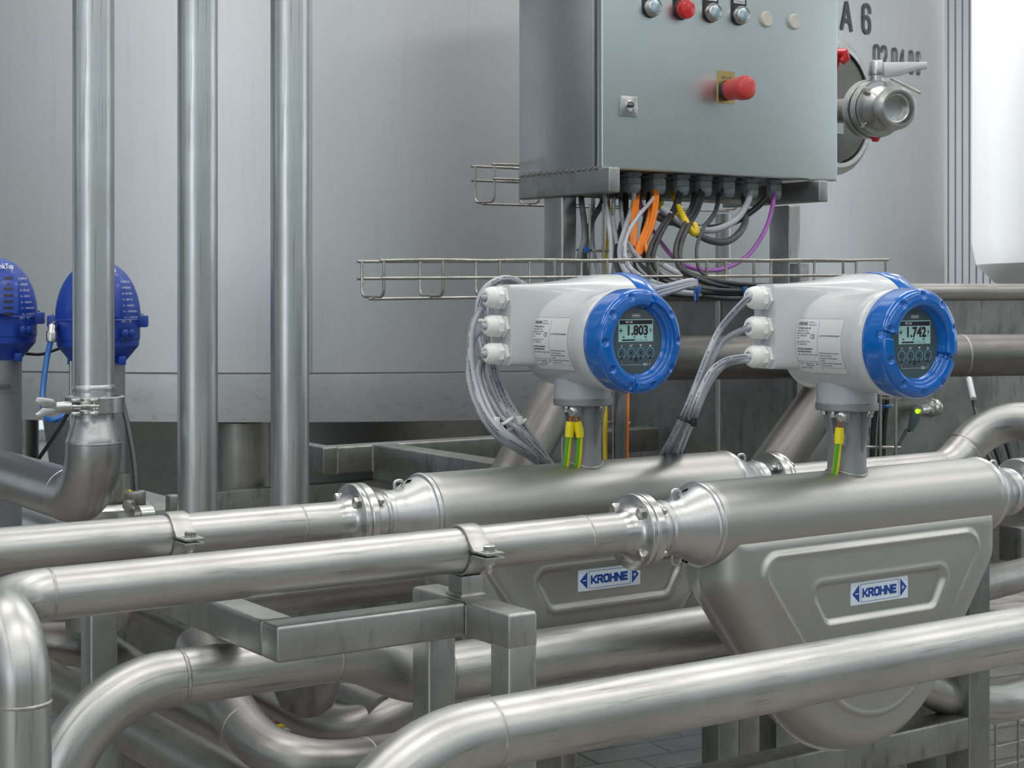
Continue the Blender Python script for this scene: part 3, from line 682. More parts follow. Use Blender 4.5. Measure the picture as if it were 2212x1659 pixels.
    for x in (-.0256, -.0085, .0086, .0257):
        put(mb, disc2(x, -.0163, .0016), f); put(mb, disc2(x, -.0242, .0018), f)
    put(mb, disc2(0, -.0258, .0028), f)
    obj('screen_lettering', mb, M_ink, dp)
    mb = MB()
    put(mb, text2d('MFC 400', .0042, .0001, .8), lambda a, b: F2(.0009)(a-.0125, b+.0264))
    for p in border(-.0072, .0333, .0078, .0378, .0003): put(mb, p, f)
    put(mb, logo2d('KROHNE', .0021, .0005, .9), lambda a, b: f(a+.0003, b+.03555))
    put(mb, poly([(-.0268, -.0045), (-.0262, -.0045), (-.0242, -.0062), (-.0262, -.0079), (-.0270, -.0079), (-.0254, -.0062)]), f)
    put(mb, poly([(.0062, -.0050), (.0110, -.0050), (.0086, -.0078)]), f); put(mb, poly([(.0235, -.0078), (.0279, -.0078), (.0257, -.0048)]), f)
    put(mb, rect(-.0100, -.0068, -.0065, -.0060), f); put(mb, rectv(-.0070, -.0068, -.0062, -.0044, 1), f); put(mb, poly([(-.0115, -.0064), (-.0092, -.0046), (-.0092, -.0082)]), f)
    put(mb, rectv(-.0258, -.0330, -.0255, -.0258, 1), f); put(mb, rectv(.0255, -.0330, .0258, -.0258, 1), f)
    put(mb, rect(-.0258, -.0332, .0125, -.0329), f); put(mb, rect(.0215, -.0332, .0258, -.0329), f); put(mb, text2d('ESC', .0050, .0001, .95), lambda a, b: f(a+.0170, b-.0330))
    obj('panel_lettering', mb, M_pale, dp)
    mb = MB()
    for x in (-.0256, -.0085, .0086, .0257): put(mb, annulus(x, -.0163, .0062, .0075, -PI/2+.35, 1.5*PI-.35), f)
    tag(obj('button_ring', mb, M_ringb, dp), 'four open pale blue circles around the sensor keys')
    # type plate on the drum, on the side towards the glands
    r = .0702
    def lab(e):
        def g(x, y):
            a = y/r-.09; return P(-(r+e)*math.cos(a), .030-x*1.17, ha+(r+e)*math.sin(a))
        return g
    W0, W1, H0, H1 = .001, .074, -.040, .040
    mb = MB(); vs_, fs = [], []
    for i in range(25):
        y = H0+(H1-H0)*i/24; vs_ += [(W0, y), (W1, y)]
    for i in range(24): fs.append((2*i, 2*i+1, 2*i+3, 2*i+2))
    put(mb, (vs_, fs), lab(.0003)); pl = tag(obj('type_plate', mb, M_foil, t), 'pale foil type plate with fine print')
    mb = MB(); g = lab(.0006)
    for p in (rect(.0035, .0345, .0175, .0348), rect(.0035, .0285, .0175, .0288), rectv(.0035, .0285, .0038, .0348), rectv(.0175, .0285, .0178, .0348), rectv(.0365, -.036, .0368, .036, 12), rect(.001, -.0215, .0365, -.0211), rect(.0368, -.030, .0735, -.0297), rect(.001, -.0395, .0735, -.0392), rect(.001, .0392, .0735, .0395)): put(mb, p, g)
    put(mb, logo2d('KROHNE', .0036, .0007, .62), lambda a, b: g(a+.0106, b+.0316))
    def ln(s, x, y, sz=.0029, b=.00004): put(mb, text2d(s, sz, b, .66, 'LEFT'), lambda a, bb: g(a+x, bb+y))
    ln('KROHNE Ltd', .0195, .0335, .0024); ln('Wellingborough UK', .0195, .0300, .0024)
    ln('OPTIMASS 6400C S50', .0035, .0250, .0034, .00009); ln('Wetted Material  316L', .0035, .0215); ln('Manufactured  2013-08-06', .0035, .0180); ln('SN   C13000073500', .0035, .0145); ln('TAG', .0035, .0110)
    ln('CE', .0255, .0135, .0085, .00012)
    ln('Electronics Revision  ER 1.0.2_', .0035, .0065, .0027); ln('CG   CG30011140Z', .0035, .0030); ln('NETWARE_9050850050050', .0035, -.0035, .0032, .0001); ln('VP200400001047006R0002', .0035, -.0072, .0030, .0001)
    ln('100 - 230 VAC 50 - 60 Hz   22 VA', .0035, -.0115, .0034, .00005); ln('Primary:    +150barg, 70/130C', .0035, -.0245, .0026); ln('                  +130barg, 70/200C', .0035, -.0278, .0026); ln('Secondary:  Not certified', .0035, -.0311, .0026); ln('PED/C1', .0290, -.0250, .0028)
    ln('DO NOT OPEN WHEN ENERGISED', .0415, .0150, .0029, .00007); put(mb, ([(.0385, .0136), (.0410, .0136), (.03975, .0160), (.0390, .0139), (.0405, .0139), (.03975, .0154)], [(0, 1, 4, 3), (1, 2, 5, 4), (2, 0, 3, 5)]), g)
    for i, s in enumerate(('See sticker inside terminal cover for output', 'connections and parameters', 'See handbook for additional application', 'conditions', 'See calibration certificate for calibration details', 'Protection Comp. IP67')): ln(s, .0385, -.0085-.0036*i, .0026, .00005)
    obj('print', mb, M_inkg, pl)
    # logo sticker on the belly
    yb = -.0549; sx0, sx1, sz0, sz1 = -.0495, .0625, -.4247, -.3945
    mb = MB(); mb.b2(xc+sx0, xc+sx1, yc+yb-.0004, yc+yb+.004, sz0, sz1); st = tag(obj('logo_sticker', mb, M_stick, t), 'pale sticker lettered KROHNE between two blue arrows')
    cx_, cz_ = (sx0+sx1)/2, (sz0+sz1)/2; g = lambda x, y: P(cx_+x, yb-.0007, cz_+y)
    mb = MB(); put(mb, logo2d('KROHNE', .0126, .0031, .86), lambda x, y: g(x*.98, y))
    for p in border(-.0375, -.0122, .0375, .0122, .0005): put(mb, p, g)
    put(mb, ([(-.0535, 0), (-.0405, -.0122), (-.0405, .0122)], [(0, 1, 2)]), g)
    put(mb, ([(.0535, 0), (.0405, .0122), (.0405, -.0122)], [(0, 1, 2)]), g)
    obj('logo_print', mb, M_logo, st)
    g2 = lambda x, y: P(cx_+x, yb-.0010, cz_+y)
    mb = MB(); put(mb, rect(-.0484, -.0007, -.0424, .0007), g2); put(mb, rect(.0424, -.0007, .0484, .0007), g2); put(mb, rectv(.0447, -.003, .0461, .003, 1), g2); obj('sign_marks', mb, M_stick, st)
    return t
XM1, XM2, Y1, Y2 = 1.4245, 1.667, 1.89, 1.60
m1 = make_meter(XM1, Y1, '1.803', True, 0, 'grey flow meter reading +1.803 on its blue-ringed display, behind the other meter', 'glossy blue display cover, grooves at top and bottom')
m2 = make_meter(XM2, Y2, '1.742', True, 90, 'grey flow meter reading 1.742 whose big wedge-shaped casing fills the lower right', 'glossy blue display cover, grooves at the sides')

# ================================================================== PIPES
def seam(parent, p, d, r, mat=None): 
    mb = MB(); mb.lathe([(r-.0004, -.0022), (r+.0007, -.0008), (r+.0007, .0008), (r-.0004, .0022)], frame(p, d), 48, cap=False); return obj('weld_seam', mb, mat or M_weld, parent)
def pipe(name, pts, r, label, mat=None, bend=None, seams=(), n=48, cat='pipe', group=None, rad=None):
    pp = fillet(pts, bend if bend else r*2.9, 14) if len(pts) > 2 else [Vector(p) for p in pts]
    mb = MB(); mb.tube(pp, rad if rad else r, n); o = obj(name, mb, mat or M_pipe, None, sharp=60); tag(o, label, cat, group)
    for p, d in seams: seam(o, p, d, r)
    return o
def hexbolt(parent, M, s=1, washer=True):
    mb = MB()
    if washer: mb.lathe([(.0085*s, 0), (.0085*s, .0015*s)], M, 24)
    mb.lathe([(.0072*s, .0015*s), (.0072*s, .0068*s), (.0062*s, .0076*s), (0, .0076*s)], M, 6); mb.lathe([(.0045*s, .0074*s), (.0045*s, .0080*s), (0, .0080*s)], M, 16)
    return obj('bolt_head', mb, M_bolt, parent)
def flanged(parent, X, Y, z, sg):
    """process flange with hub, welded to a pipe that arrives from side sg; holds four bolts with nuts on the far side"""
    M = frame((X, Y, z), (sg, 0, 0)); mb = MB()
    mb.lathe([(.0475, .0002), (.0487, .0015), (.0487, .0088), (.0475, .0102), (.040, .0104), (.034, .0135), (.0295, .020), (.0272, .028), (.0265, .034)], M, 72, cap=False)
    fl = obj('flange', mb, M_mach, parent, sharp=50)
    for k in range(4):
        t = PI/4+k*PI/2; c_, s_ = .0375*math.cos(t), .0375*math.sin(t)
        hexbolt(fl, M @ Matrix.Translation((c_, s_, .0103)) @ Matrix.Rotation(.3*k, 4, 'Z'))
        mb = MB(); M2 = M @ Matrix.Translation((c_, s_, -.0107)) @ Matrix.Rotation(PI, 4, 'X')
        mb.lathe([(.0045, 0), (.0045, .0145), (.0038, .0155), (0, .0155)], M2, 16); mb.lathe([(.0075, 0), (.0075, .0065), (.0065, .0072), (.0045, .0072)], M2 @ Matrix.Rotation(.2, 4, 'Z'), 6); obj('nut', mb, M_bolt, fl)
FL = .3767                           # meter flange face from the meter centre
RP = .0265; ZP = -.303
# rear process pipe (meter 1) and front one (meter 2)
xf1, xf2 = XM1-FL, XM2-FL
p1 = pipe('process_pipe', [(-.25, Y1, ZP+.006), (xf1-.03, Y1, ZP)], RP, 'long horizontal steel pipe bolted to the left flange of the rear flow meter', seams=[((xf1-.085, Y1, ZP), (1, 0, 0))])
flanged(p1, xf1, Y1, ZP, -1)
xs = .492
p2 = pipe('process_pipe', [(xf2-.03, Y2, ZP), (.472, Y2, ZP), (.472, Y2-.115, ZP-.010), (.478, Y2-.120, -1.25)], RP, 'horizontal steel pipe on the front flow meter, turning down at the left edge', bend=[.062, .058],
          seams=[((xf2-.085, Y2, ZP), (1, 0, 0)), ((.536, Y2, ZP), (1, 0, 0)), ((.473, Y2-.1155, ZP-.075), (0, 0, 1))])
flanged(p2, xf2, Y2, ZP, -1)
A_, B_, C_ = Vector((2.235, Y1, ZP)), atD(2128, 906, 2.86), atD(2330, 916, 2.74)
pq = fillet([(XM1+FL+.03, Y1, ZP), A_, B_, C_], [.10, .09], 12); rq = [RP if i < 2 else (RP+(.0335-RP)*min(1, (i-1)/8)) for i in range(len(pq))]
mb = MB(); mb.tube(pq, rq, 48); pr1 = tag(obj('process_pipe', mb, M_pipe, None, sharp=60), 'steel pipe leaving the rear flow meter, stepping up in two bends at the right edge', 'pipe')
seam(pr1, pq[1], (1, 0, 0), RP); seam(pr1, pq[13], pq[14]-pq[13], .0335); seam(pr1, pq[14], pq[15]-pq[14], .0335)
flanged(pr1, XM1+FL, Y1, ZP, 1)
pr2 = pipe('process_pipe', [(XM2+FL+.03, Y2, ZP), (XM2+.75, Y2, ZP), (XM2+.75, Y2, -1.1)], RP, 'steel pipe leaving the right flange of the front flow meter at the right edge')
flanged(pr2, XM2+FL, Y2, ZP, 1)
# front pipe crossing the picture
YF, ZF, RF = 1.215, -.398, .0314
xe0 = atY(1055, 0, YF).x
pf = pipe('front_pipe', [(2.6, YF, ZF), (xe0-.165, YF, ZF), (xe0-.185, YF, -1.25)], RF, 'big steel pipe crossing in front of the wedge casing and bending down at the bottom', bend=.155, seams=[((xe0, YF, ZF), (1, 0, 0))])
# middle pipe behind the square-tube frame
YM, ZM = 1.73, -.4377
xe = atY(385, 0, YM).x
jx = atY(718, 0, YM).x
pts = [(1.90, 3.4, -.50), (1.90, 2.12, -.4837), (1.90, 1.745, -.4837), (atY(905, 0, 1.745).x, 1.745, -.4837), (jx+.03, YM+.003, ZM-.001), (xe-.140, YM, ZM), (xe-.165, YM, -1.25)]
pp = fillet(pts, [.09, .09, .16, .16, .132], 14)
rad = [(.0364 if p.x > jx+.10 or p.y > 1.75 else .0318+(.0046)*max(0, min(1, (p.x-jx)/.10))) for p in pp]
mb = MB(); mb.tube(pp, rad, 48); pm = obj('elbow_pipe', mb, M_pipe, None, sharp=60); tag(pm, 'thick steel pipe running behind the square-tube frame, its elbow dropping at lower left', 'pipe')
seam(pm, (xe+.002, YM, ZM), (1, 0, 0), .0318)
for tx in (jx, atY(905, 0, 1.745).x+.10):
    k = min((k for k in range(1, len(pp)-1) if pp[k].y < 1.75), key=lambda k: abs(pp[k].x-tx)); seam(pm, pp[k], pp[k+1]-pp[k-1], rad[k]+.0002)
seam(pm, (xe-.1455, YM, ZM-.14), (.03, 0, 1), .0318)
# vertical pipes
RV = .0308
def px_at(px, Y): return atY(px, 0, Y).x
XA, XB, XC, YV = px_at(202, 2.375), px_at(427, 2.35), px_at(626, 2.35), 2.35
mb = MB(); YA = 2.375
zt = (630-873)/F*2.45
mb.tube([(XA, YA, 3.2), (XA, YA, zt+.012)], RV, 56); pa = obj('riser_pipe', mb, M_vert); tag(pa, 'vertical steel pipe in front of the blue dome valve, clamped to an elbow below', 'pipe')
mb = MB(); mb.lathe([(RV-.001, .0), (RV+.001, .004), (RV+.0035, -.003)][:0] or [(RV, .03), (RV+.0012, .027), (RV+.0012, .022), (RV, .019)], AZ((XA, YA, zt)), 56, cap=False); obj('weld_seam', mb, M_vert, pa)
pb = pipe('riser_pipe', [(XB, YV, 3.2), (XB, YV, -.455), (XB, 3.3, -.455)], RV, 'vertical steel pipe with a bright streak, middle one of the three risers', M_vert, n=56)
pipe('header_pipe', [(atY(505, 0, YV).x, YV, -.487), (XC+.80, YV, -.487)], RV, 'dull pipe lying behind the square-tube frame under the front process pipe', M_pipe_dull)
pc = pipe('riser_pipe', [(XC, YV, 3.2), (XC, YV, -.465)], RV, 'vertical steel pipe, rightmost of the three risers', M_vert, n=56)
# elbow assembly under riser A
mb = MB(); ze = -.318; RE = .0412
mb.tube([(XA, YA, zt-.012), (XA, YA, zt-.032)], RV, 56)
obj_e = None
pts = fillet([(XA, YA, zt-.059), (XA, YA, ze), (XA, 2.965, ze)], .086, 24)
pts = [Vector((XA, YA, zt-.012)), Vector((XA, YA, zt-.018)), Vector((XA, YA, zt-.022))]+[Vector((XA, YA, zt-.022-.034*k/8)) for k in range(1, 9)]+pts
rad = [RV, RV, RV]+[RV+(RE-RV)*min(1, k/7.5) for k in range(1, 9)]+[RE]*(len(pts)-11)
mb = MB(); mb.tube(pts, rad, 56); el = obj('elbow_pipe', mb, M_elbow, None, sharp=60); tag(el, 'fat steel elbow with reducer hanging from the clamp, running off to the left edge', 'pipe')
seam(el, (XA, YA, zt-.058), (0, 0, 1), RE, M_elbow); seam(el, (XA, YA+.105, ze), (0, 1, 0), RE, M_elbow)
# tri clamp
tcl = thing('tri_clamp', 'steel hinge clamp with a wing nut joining riser pipe and elbow', 'clamp', (XA, YA, zt-.012))
mb = MB(); mb.lathe([(RV+.001, -.0125), (.044, -.0125), (.0465, -.011), (.0465, .011), (.044, .0125), (.040, .0125), (.036, .006), (RV+.001, .004)], AZ((XA, YA, zt)), 64, cap=False)
obj('band', mb, M_mach, tcl, sharp=40)
vd = Vector((XA, YA, 0)).normalized(); rv = Vector((vd.y, -vd.x, 0)); lf = -rv
base = Vector((XA, YA, zt))-vd*.047+lf*.012
for s_, dx in ((1, -.012), (1, .014)):
    mb = MB()
    for zz in (.0098, -.0098): mb.box(base+rv*dx+Vector((0, 0, zz)), (.014, .014, .006), Matrix.Rotation(A-PI/2, 3, 'Z'))
    obj('hinge_lug', mb, M_bolt, tcl, bevel=.0015)
mb = MB(); mb.tube([base+rv*.02, base+lf*.026], .0048, 16); mb.tube([base+rv*.014+Vector((0, 0, -.012)), base+rv*.014+Vector((0, 0, .012))], .004, 12)
for k in range(7): q = base+rv*(.008-.0022*k); mb.lathe([(.0048, -.0007), (.0055, 0), (.0048, .0007)], frame(q, rv), 16, cap=False)
obj('threaded_bolt', mb, M_bolt, tcl)
mb = MB(); mb.lathe([(.0045, .018), (.0082, .0185), (.0085, .040), (.0080, .0415), (0, .0415)], frame(base, lf), 28)
for sg in (-1, 1):
    W = [Vector(base+lf*.036+Vector((0, 0, sg*.003))), Vector(base+lf*.046+Vector((0, 0, sg*.012))), Vector(base+lf*.068+Vector((0, 0, sg*.0155))), Vector(base+lf*.071+Vector((0, 0, sg*.009))), Vector(base+lf*.060+Vector((0, 0, 0)))]
    mb.add([p+vd*.006 for p in W]+[p-vd*.006 for p in W], [(0, 1, 2, 3, 4), (9, 8, 7, 6, 5)]+[(k, (k+1) % 5, 5+(k+1) % 5, 5+k) for k in range(5)])
obj('wing_nut', mb, M_mach, tcl, bevel=.0012)

# pipe clamps on stubs
def pipe_clamp(X, Y, z, label, zb):
    t = thing('pipe_clamp', label, 'clamp', (X, Y, zb)); W = .0125
    def half(up):
        R0, R1 = RP+.0004, RP+.0036; poly_ = []
        n = 20
        out = [(-.062, .0012), (-.062, .0042), (-R1-.006, .0042)]+[(R1*math.cos(PI-PI*k/n), R1*math.sin(PI-PI*k/n)) for k in range(3, n-2)]+[(R1+.006, .0042), (.062, .0042), (.062, .0012), (R1+.002, .0012)]+[(R0*math.cos(PI*k/n), R0*math.sin(PI*k/n)) for k in range(1, n)]+[(-R1-.002, .0012)]
        M = Matrix(((0, 0, 1, X), (1, 0, 0, Y), (0, up, 0, z), (0, 0, 0, 1)))
        mb = MB(); mb.prism(out, -W, W, M); return mb
    obj('upper_band', half(1), M_blast, t, sharp=25, bevel=.0006); obj('lower_band', half(-1), M_blast, t, sharp=25, bevel=.0006)
    for sg in (-1, 1):
        c_ = Vector((X, Y+sg*.049, z+.0042)); b = MB(); b.lathe([(.0088, 0), (.0088, .0012)], AZ(c_), 24); b.lathe([(.0078, .0012), (.0078, .0062), (.0066, .0072), (0, .0072)], AZ(c_), 6)
        b.lathe([(.0042, .0), (.0042, -.024), (.0036, -.025), (0, -.025)], AZ(c_), 16); b.lathe([(.0075, -.0085), (.0075, -.015)], AZ(c_), 6); b.lathe([(.006, -.015), (.005, -.018)], AZ(c_), 20); obj('bolt', b, M_bolt, t)
    mb = MB(); mb.b2(X-.015, X+.015, Y-.014, Y+.016, zb, z-RP-.002); obj('support_stub', mb, M_frame, t, bevel=.002)
    mb = MB(); mb.tube([(X-.015, Y-.014, zb+.001), (X+.015, Y-.014, zb+.001), (X+.015, Y+.016, zb+.001), (X-.015, Y+.016, zb+.001)], .0028, 8, closed=True); obj('weld_bead', mb, M_weld, t)
    return t
ZB = -.356                          # top of the square-tube frame
pipe_clamp(1.034, Y2, ZP, 'bolted band clamp on a stub, holding the front process pipe', ZB)
pipe_clamp(.792, Y1, ZP+.001, 'bolted band clamp holding the rear process pipe', ZB)

# ================================================================== FRONT FRAME
fr = thing('pipe_support_frame', 'welded square-tube steel frame standing under the two process pipes', 'frame', (.9, 1.8, -H))
x0, x1 = 1.0085, 1.0475; xl0, xl1 = .770, .809; T = .040
def bar(parent, name, dims, mat=M_frame, bevel=.004): mb = MB(); mb.b2(*dims); return obj(name, mb, mat, parent, bevel=bevel, segs=3)
bar(fr, 'cross_beam', (x0, x1, 1.473, 1.682, ZB-T, ZB)); bar(fr, 'front_beam', (xl0, x0+.001, 1.561, 1.601, ZB-T, ZB-.0005))
bar(fr, 'cross_beam', (xl0, xl1, 1.600, 2.126, ZB-T, ZB))
bar(fr, 'post', (x0+.0003, x1-.0003, 1.4733, 1.512, -H, ZB-T+.006)); bar(fr, 'post', (x0+.0003, x1-.0003, 1.642, 1.6817, -H, ZB-T+.006)); bar(fr, 'post', (xl0, xl1, 2.125, 2.165, -H, ZB))
for a_, b_3 in (((x0-.0005, 1.560, ZB-.003), (x0-.0005, 1.560, ZB-T+.002)), ((x0, 1.560, ZB), (x0, 1.602, ZB))): mb = MB(); mb.tube([a_, b_3], .0011, 8); obj('weld_bead', mb, M_weld, fr)

# right lower frame carrying the skid
sk = thing('skid_frame', 'square-tube steel frame behind the wedge casing at lower right', 'frame', (2.05, 1.95, -H))
q = atY(2118, 1530, 1.70); SX = q.x; zt2 = -.672; S5 = .05
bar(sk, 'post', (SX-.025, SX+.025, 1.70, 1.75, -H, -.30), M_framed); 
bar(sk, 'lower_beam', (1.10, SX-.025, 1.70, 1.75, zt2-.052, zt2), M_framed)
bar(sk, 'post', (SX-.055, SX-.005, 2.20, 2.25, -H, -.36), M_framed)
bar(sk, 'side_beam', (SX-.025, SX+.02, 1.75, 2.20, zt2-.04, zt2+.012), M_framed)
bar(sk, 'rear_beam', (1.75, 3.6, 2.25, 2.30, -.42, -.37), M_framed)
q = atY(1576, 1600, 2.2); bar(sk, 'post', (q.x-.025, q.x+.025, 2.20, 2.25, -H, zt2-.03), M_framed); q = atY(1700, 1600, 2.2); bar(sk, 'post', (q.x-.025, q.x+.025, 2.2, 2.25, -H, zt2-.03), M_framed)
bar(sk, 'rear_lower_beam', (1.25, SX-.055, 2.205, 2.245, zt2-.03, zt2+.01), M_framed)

# rear frame behind the risers
rf = thing('tank_support_frame', 'dull square-tube frame under the tank, behind the risers', 'frame', (1.6, 2.8, -H))
def pX(px, Y): return atY(px, 0, Y).x
YR = 2.83; xa = pX(697, YR); xbb = pX(729, YR); xc2 = pX(805, YR); zr1 = -.307
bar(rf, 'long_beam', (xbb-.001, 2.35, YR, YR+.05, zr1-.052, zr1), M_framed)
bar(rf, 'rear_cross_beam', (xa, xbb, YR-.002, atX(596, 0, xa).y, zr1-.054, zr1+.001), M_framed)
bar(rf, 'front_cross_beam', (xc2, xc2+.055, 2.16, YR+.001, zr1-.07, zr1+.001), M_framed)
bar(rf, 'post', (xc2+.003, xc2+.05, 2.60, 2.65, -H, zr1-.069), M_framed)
mb = MB()
for x in (xbb, xc2): mb = MB(); mb.tube([(x, YR-.001, zr1), (x, YR-.001, zr1-.052)], .0022, 8); obj('weld_bead', mb, M_weld, rf)

# ================================================================== LOW PIPES AT LEFT
def dp(*t): return [atD(*q) for q in t]
def along(X, z, ya, yb): return [(X, ya, z), (X, yb, z)]
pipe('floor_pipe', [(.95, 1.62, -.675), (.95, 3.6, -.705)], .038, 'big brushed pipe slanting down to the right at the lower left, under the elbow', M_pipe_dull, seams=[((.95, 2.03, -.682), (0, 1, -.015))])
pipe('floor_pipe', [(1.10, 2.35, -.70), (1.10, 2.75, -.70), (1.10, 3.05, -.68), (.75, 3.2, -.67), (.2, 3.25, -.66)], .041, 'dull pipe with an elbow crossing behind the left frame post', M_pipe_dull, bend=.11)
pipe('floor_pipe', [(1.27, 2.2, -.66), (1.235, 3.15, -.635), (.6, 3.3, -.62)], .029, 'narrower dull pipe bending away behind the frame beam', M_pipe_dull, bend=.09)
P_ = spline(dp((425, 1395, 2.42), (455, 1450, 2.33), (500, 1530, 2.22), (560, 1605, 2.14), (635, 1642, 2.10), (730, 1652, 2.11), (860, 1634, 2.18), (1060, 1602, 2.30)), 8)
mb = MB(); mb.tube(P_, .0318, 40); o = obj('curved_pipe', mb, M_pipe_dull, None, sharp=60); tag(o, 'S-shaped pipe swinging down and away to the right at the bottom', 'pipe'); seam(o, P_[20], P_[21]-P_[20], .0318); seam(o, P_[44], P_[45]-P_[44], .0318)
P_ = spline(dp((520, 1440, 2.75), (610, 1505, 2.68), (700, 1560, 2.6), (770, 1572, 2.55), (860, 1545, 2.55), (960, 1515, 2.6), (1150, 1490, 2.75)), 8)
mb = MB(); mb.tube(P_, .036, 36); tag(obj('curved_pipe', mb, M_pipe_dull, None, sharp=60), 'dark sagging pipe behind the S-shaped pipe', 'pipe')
q = atD(663, 1400, 2.42); mb = MB(); mb.lathe([(0, .022), (.05, .02), (.051, .0), (.049, -.03), (.04, -.052), (.022, -.066), (0, -.07)], AZ((q.x, q.y, -.565)), 48); tag(obj('pipe_end_cap', mb, M_framed), 'dark rounded pipe end hanging below the middle pipe', 'pipe end')
# low dark support in the gap and cable tray pieces
q = atD(650, 1625, 3.1); mb = MB(); mb.b2(q.x-.06, q.x+.06, q.y-.05, q.y+.05, -H, -.86); tag(obj('floor_pedestal', mb, M_framed, bevel=.006), 'dark steel pedestal glimpsed between the lowest pipes', 'support')
for i, (dy, m, nm) in enumerate(((-9, M_dpk, 'dusky pink cable lying low between the pipes'), (2, M_cy, 'dull yellow cable lying low between the pipes'), (12, M_cgl, 'pale cable lying low between the pipes'))):
    mb = MB(); mb.tube(spline(dp((520, 1580+dy, 3.1), (600, 1566+dy, 3.0), (700, 1553+dy, 3.05))), .005, 10); tag(obj('cable', mb, m), nm, 'cable')

# ================================================================== PIPES AT RIGHT, BASIN
big = fillet(dp((1078, 1085, 2.50), (1248, 775, 2.76), (2330, 766, 3.02)), .11, 14)
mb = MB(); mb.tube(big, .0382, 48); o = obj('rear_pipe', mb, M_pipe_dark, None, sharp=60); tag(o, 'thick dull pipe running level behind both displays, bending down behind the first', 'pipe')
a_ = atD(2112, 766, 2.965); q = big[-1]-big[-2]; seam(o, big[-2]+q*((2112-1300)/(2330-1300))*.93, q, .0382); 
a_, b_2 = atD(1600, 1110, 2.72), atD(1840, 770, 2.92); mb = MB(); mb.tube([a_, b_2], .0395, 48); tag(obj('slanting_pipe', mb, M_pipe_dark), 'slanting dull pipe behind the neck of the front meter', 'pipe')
BY = 2.42
bs = thing('basin', 'long dull steel basin with a rounded rim behind the second display', 'basin', (3.4, 2.8, -H))
xl = atY(1722, 600, BY).x
mb = MB(); zr = .0165
mb.tube(fillet([(xl, 3.15, zr-.018), (xl, BY+.02, zr-.018), (4.6, BY+.02, zr-.018), (4.6, 3.15, zr-.018)], .03, 6), .0195, 24); obj('rim', mb, M_pipe_dull, bs)
mb = MB(); mb.b2(xl, 4.6, BY+.015, BY+.02, -.12, zr-.01); 
mb.add([(xl, BY+.018, -.115), (4.6, BY+.018, -.115), (4.6, BY-.0, -.135), (xl, BY-.0, -.135), (xl, BY, -.62), (4.6, BY, -.62)], [(0, 1, 2, 3), (3, 2, 5, 4)])
mb.add([(xl, BY, -.62), (xl, BY+.02, zr-.01), (xl, 3.15, zr-.01), (xl, 3.15, -.62)], [(0, 1, 2, 3)])
mb.add([(xl, BY+.7, -.3), (4.6, BY+.7, -.3), (4.6, BY, -.62), (xl, BY, -.62)], [(0, 1, 2, 3)])
obj('wall_sheet', mb, M_framed, bs)
mb = MB(); q = atY(2085, 966, BY-.0005); g = lambda x, y: Vector((q.x+x, BY-.0015, q.z+y))
put(mb, text2d('P. Mixing', .05, -.0003, .8), lambda x, y: g(x+.02, y+.012+x*.05)); q2 = atY(1872, 930, BY); put(mb, text2d('me', .045, -.0003, .8), lambda x, y: Vector((q2.x+x, BY-.0015, q2.z+y)))
tag(obj('lettering', mb, M_inkg, bs), 'faint handwriting on the basin wall')
# sensor with glowing plug
s0 = atY(2018, 880, BY); s1 = atD(1988, 886, s0.dot(Vector((CA, SA, 0)))-.07); s0v = s0
sen = thing('level_sensor', 'small threaded sensor in the basin wall with a yellow-green lit plug', 'sensor', s0)
d = (s1-s0).normalized(); Ms = frame(s0, d); l = (s1-s0).length
mb = MB(); mb.lathe([(.020, 0), (.020, .006), (.0165, .008), (.0165, .03), (.014, .031)], Ms, 32); mb.lathe([(.015, .034), (.015, .05)], Ms, 6); mb.lathe([(.0125, .03), (.0125, .07), (.011, .075), (.011, l+.01)], Ms, 28); obj('threaded_body', mb, M_bolt, sen)
pl_ = atD(1979, 888, s1.dot(Vector((CA, SA, 0))))
mb = MB(); mb.tube([pl_+Vector((0, 0, .009)), pl_, pl_+Vector((-.004, .002, -.02)), pl_+Vector((-.012, .006, -.042))], [.009, .0125, .011, .006], 20); obj('plug', mb, M_disp, sen)
mb = MB(); mb.lathe([(.006, -.002), (.0045, .0035), (0, .0045)], frame(pl_-Vector((CA, SA, 0))*.0105, (-CA, -SA, 0)), 16); tag(obj('status_light', mb, M_led, sen), 'glowing yellow-green lamp')
D_ = pl_.dot(Vector((CA, SA, 0)))
def cable(pts, r, mat, label, group=None, n=12, name='cable'):
    mb = MB(); mb.tube(spline(pts, 7), r, n); return tag(obj(name, mb, mat, None, sharp=60), label, 'cable', group)
cable([pl_+Vector((-.012, .006, -.042))]+dp((1958, 930, D_), (1944, 958, D_-.02), (1935, 975, D_-.05), (1915, 1060, D_-.1)), .0038, M_ck, 'black sensor cable dropping from the lit plug')
o = cable(dp((2092, 815, 3.2), (2098, 845, 3.16), (2108, 890, 3.12), (2125, 960, 3.0), (2165, 1040, 2.9)), .0042, M_ck, 'thin black cable with a white tag, hanging under the level pipe at right')
mb = MB(); mb.tube(dp((2093, 818, 3.19), (2103, 862, 3.14)), .0058, 14); tag(obj('cable_tag', mb, M_pale, o), 'white cable tag')
for i, (a, b) in enumerate((((2150, 965), (2182, 1055)), ((2175, 955), (2200, 1040)))): cable(dp((a[0], a[1], 3.0), ((a[0]+b[0])/2, (a[1]+b[1])/2, 2.98), (b[0], b[1], 2.95)), .006, M_ck, ('left','right')[i]+' one of two short black cables beside the flange at the right edge')
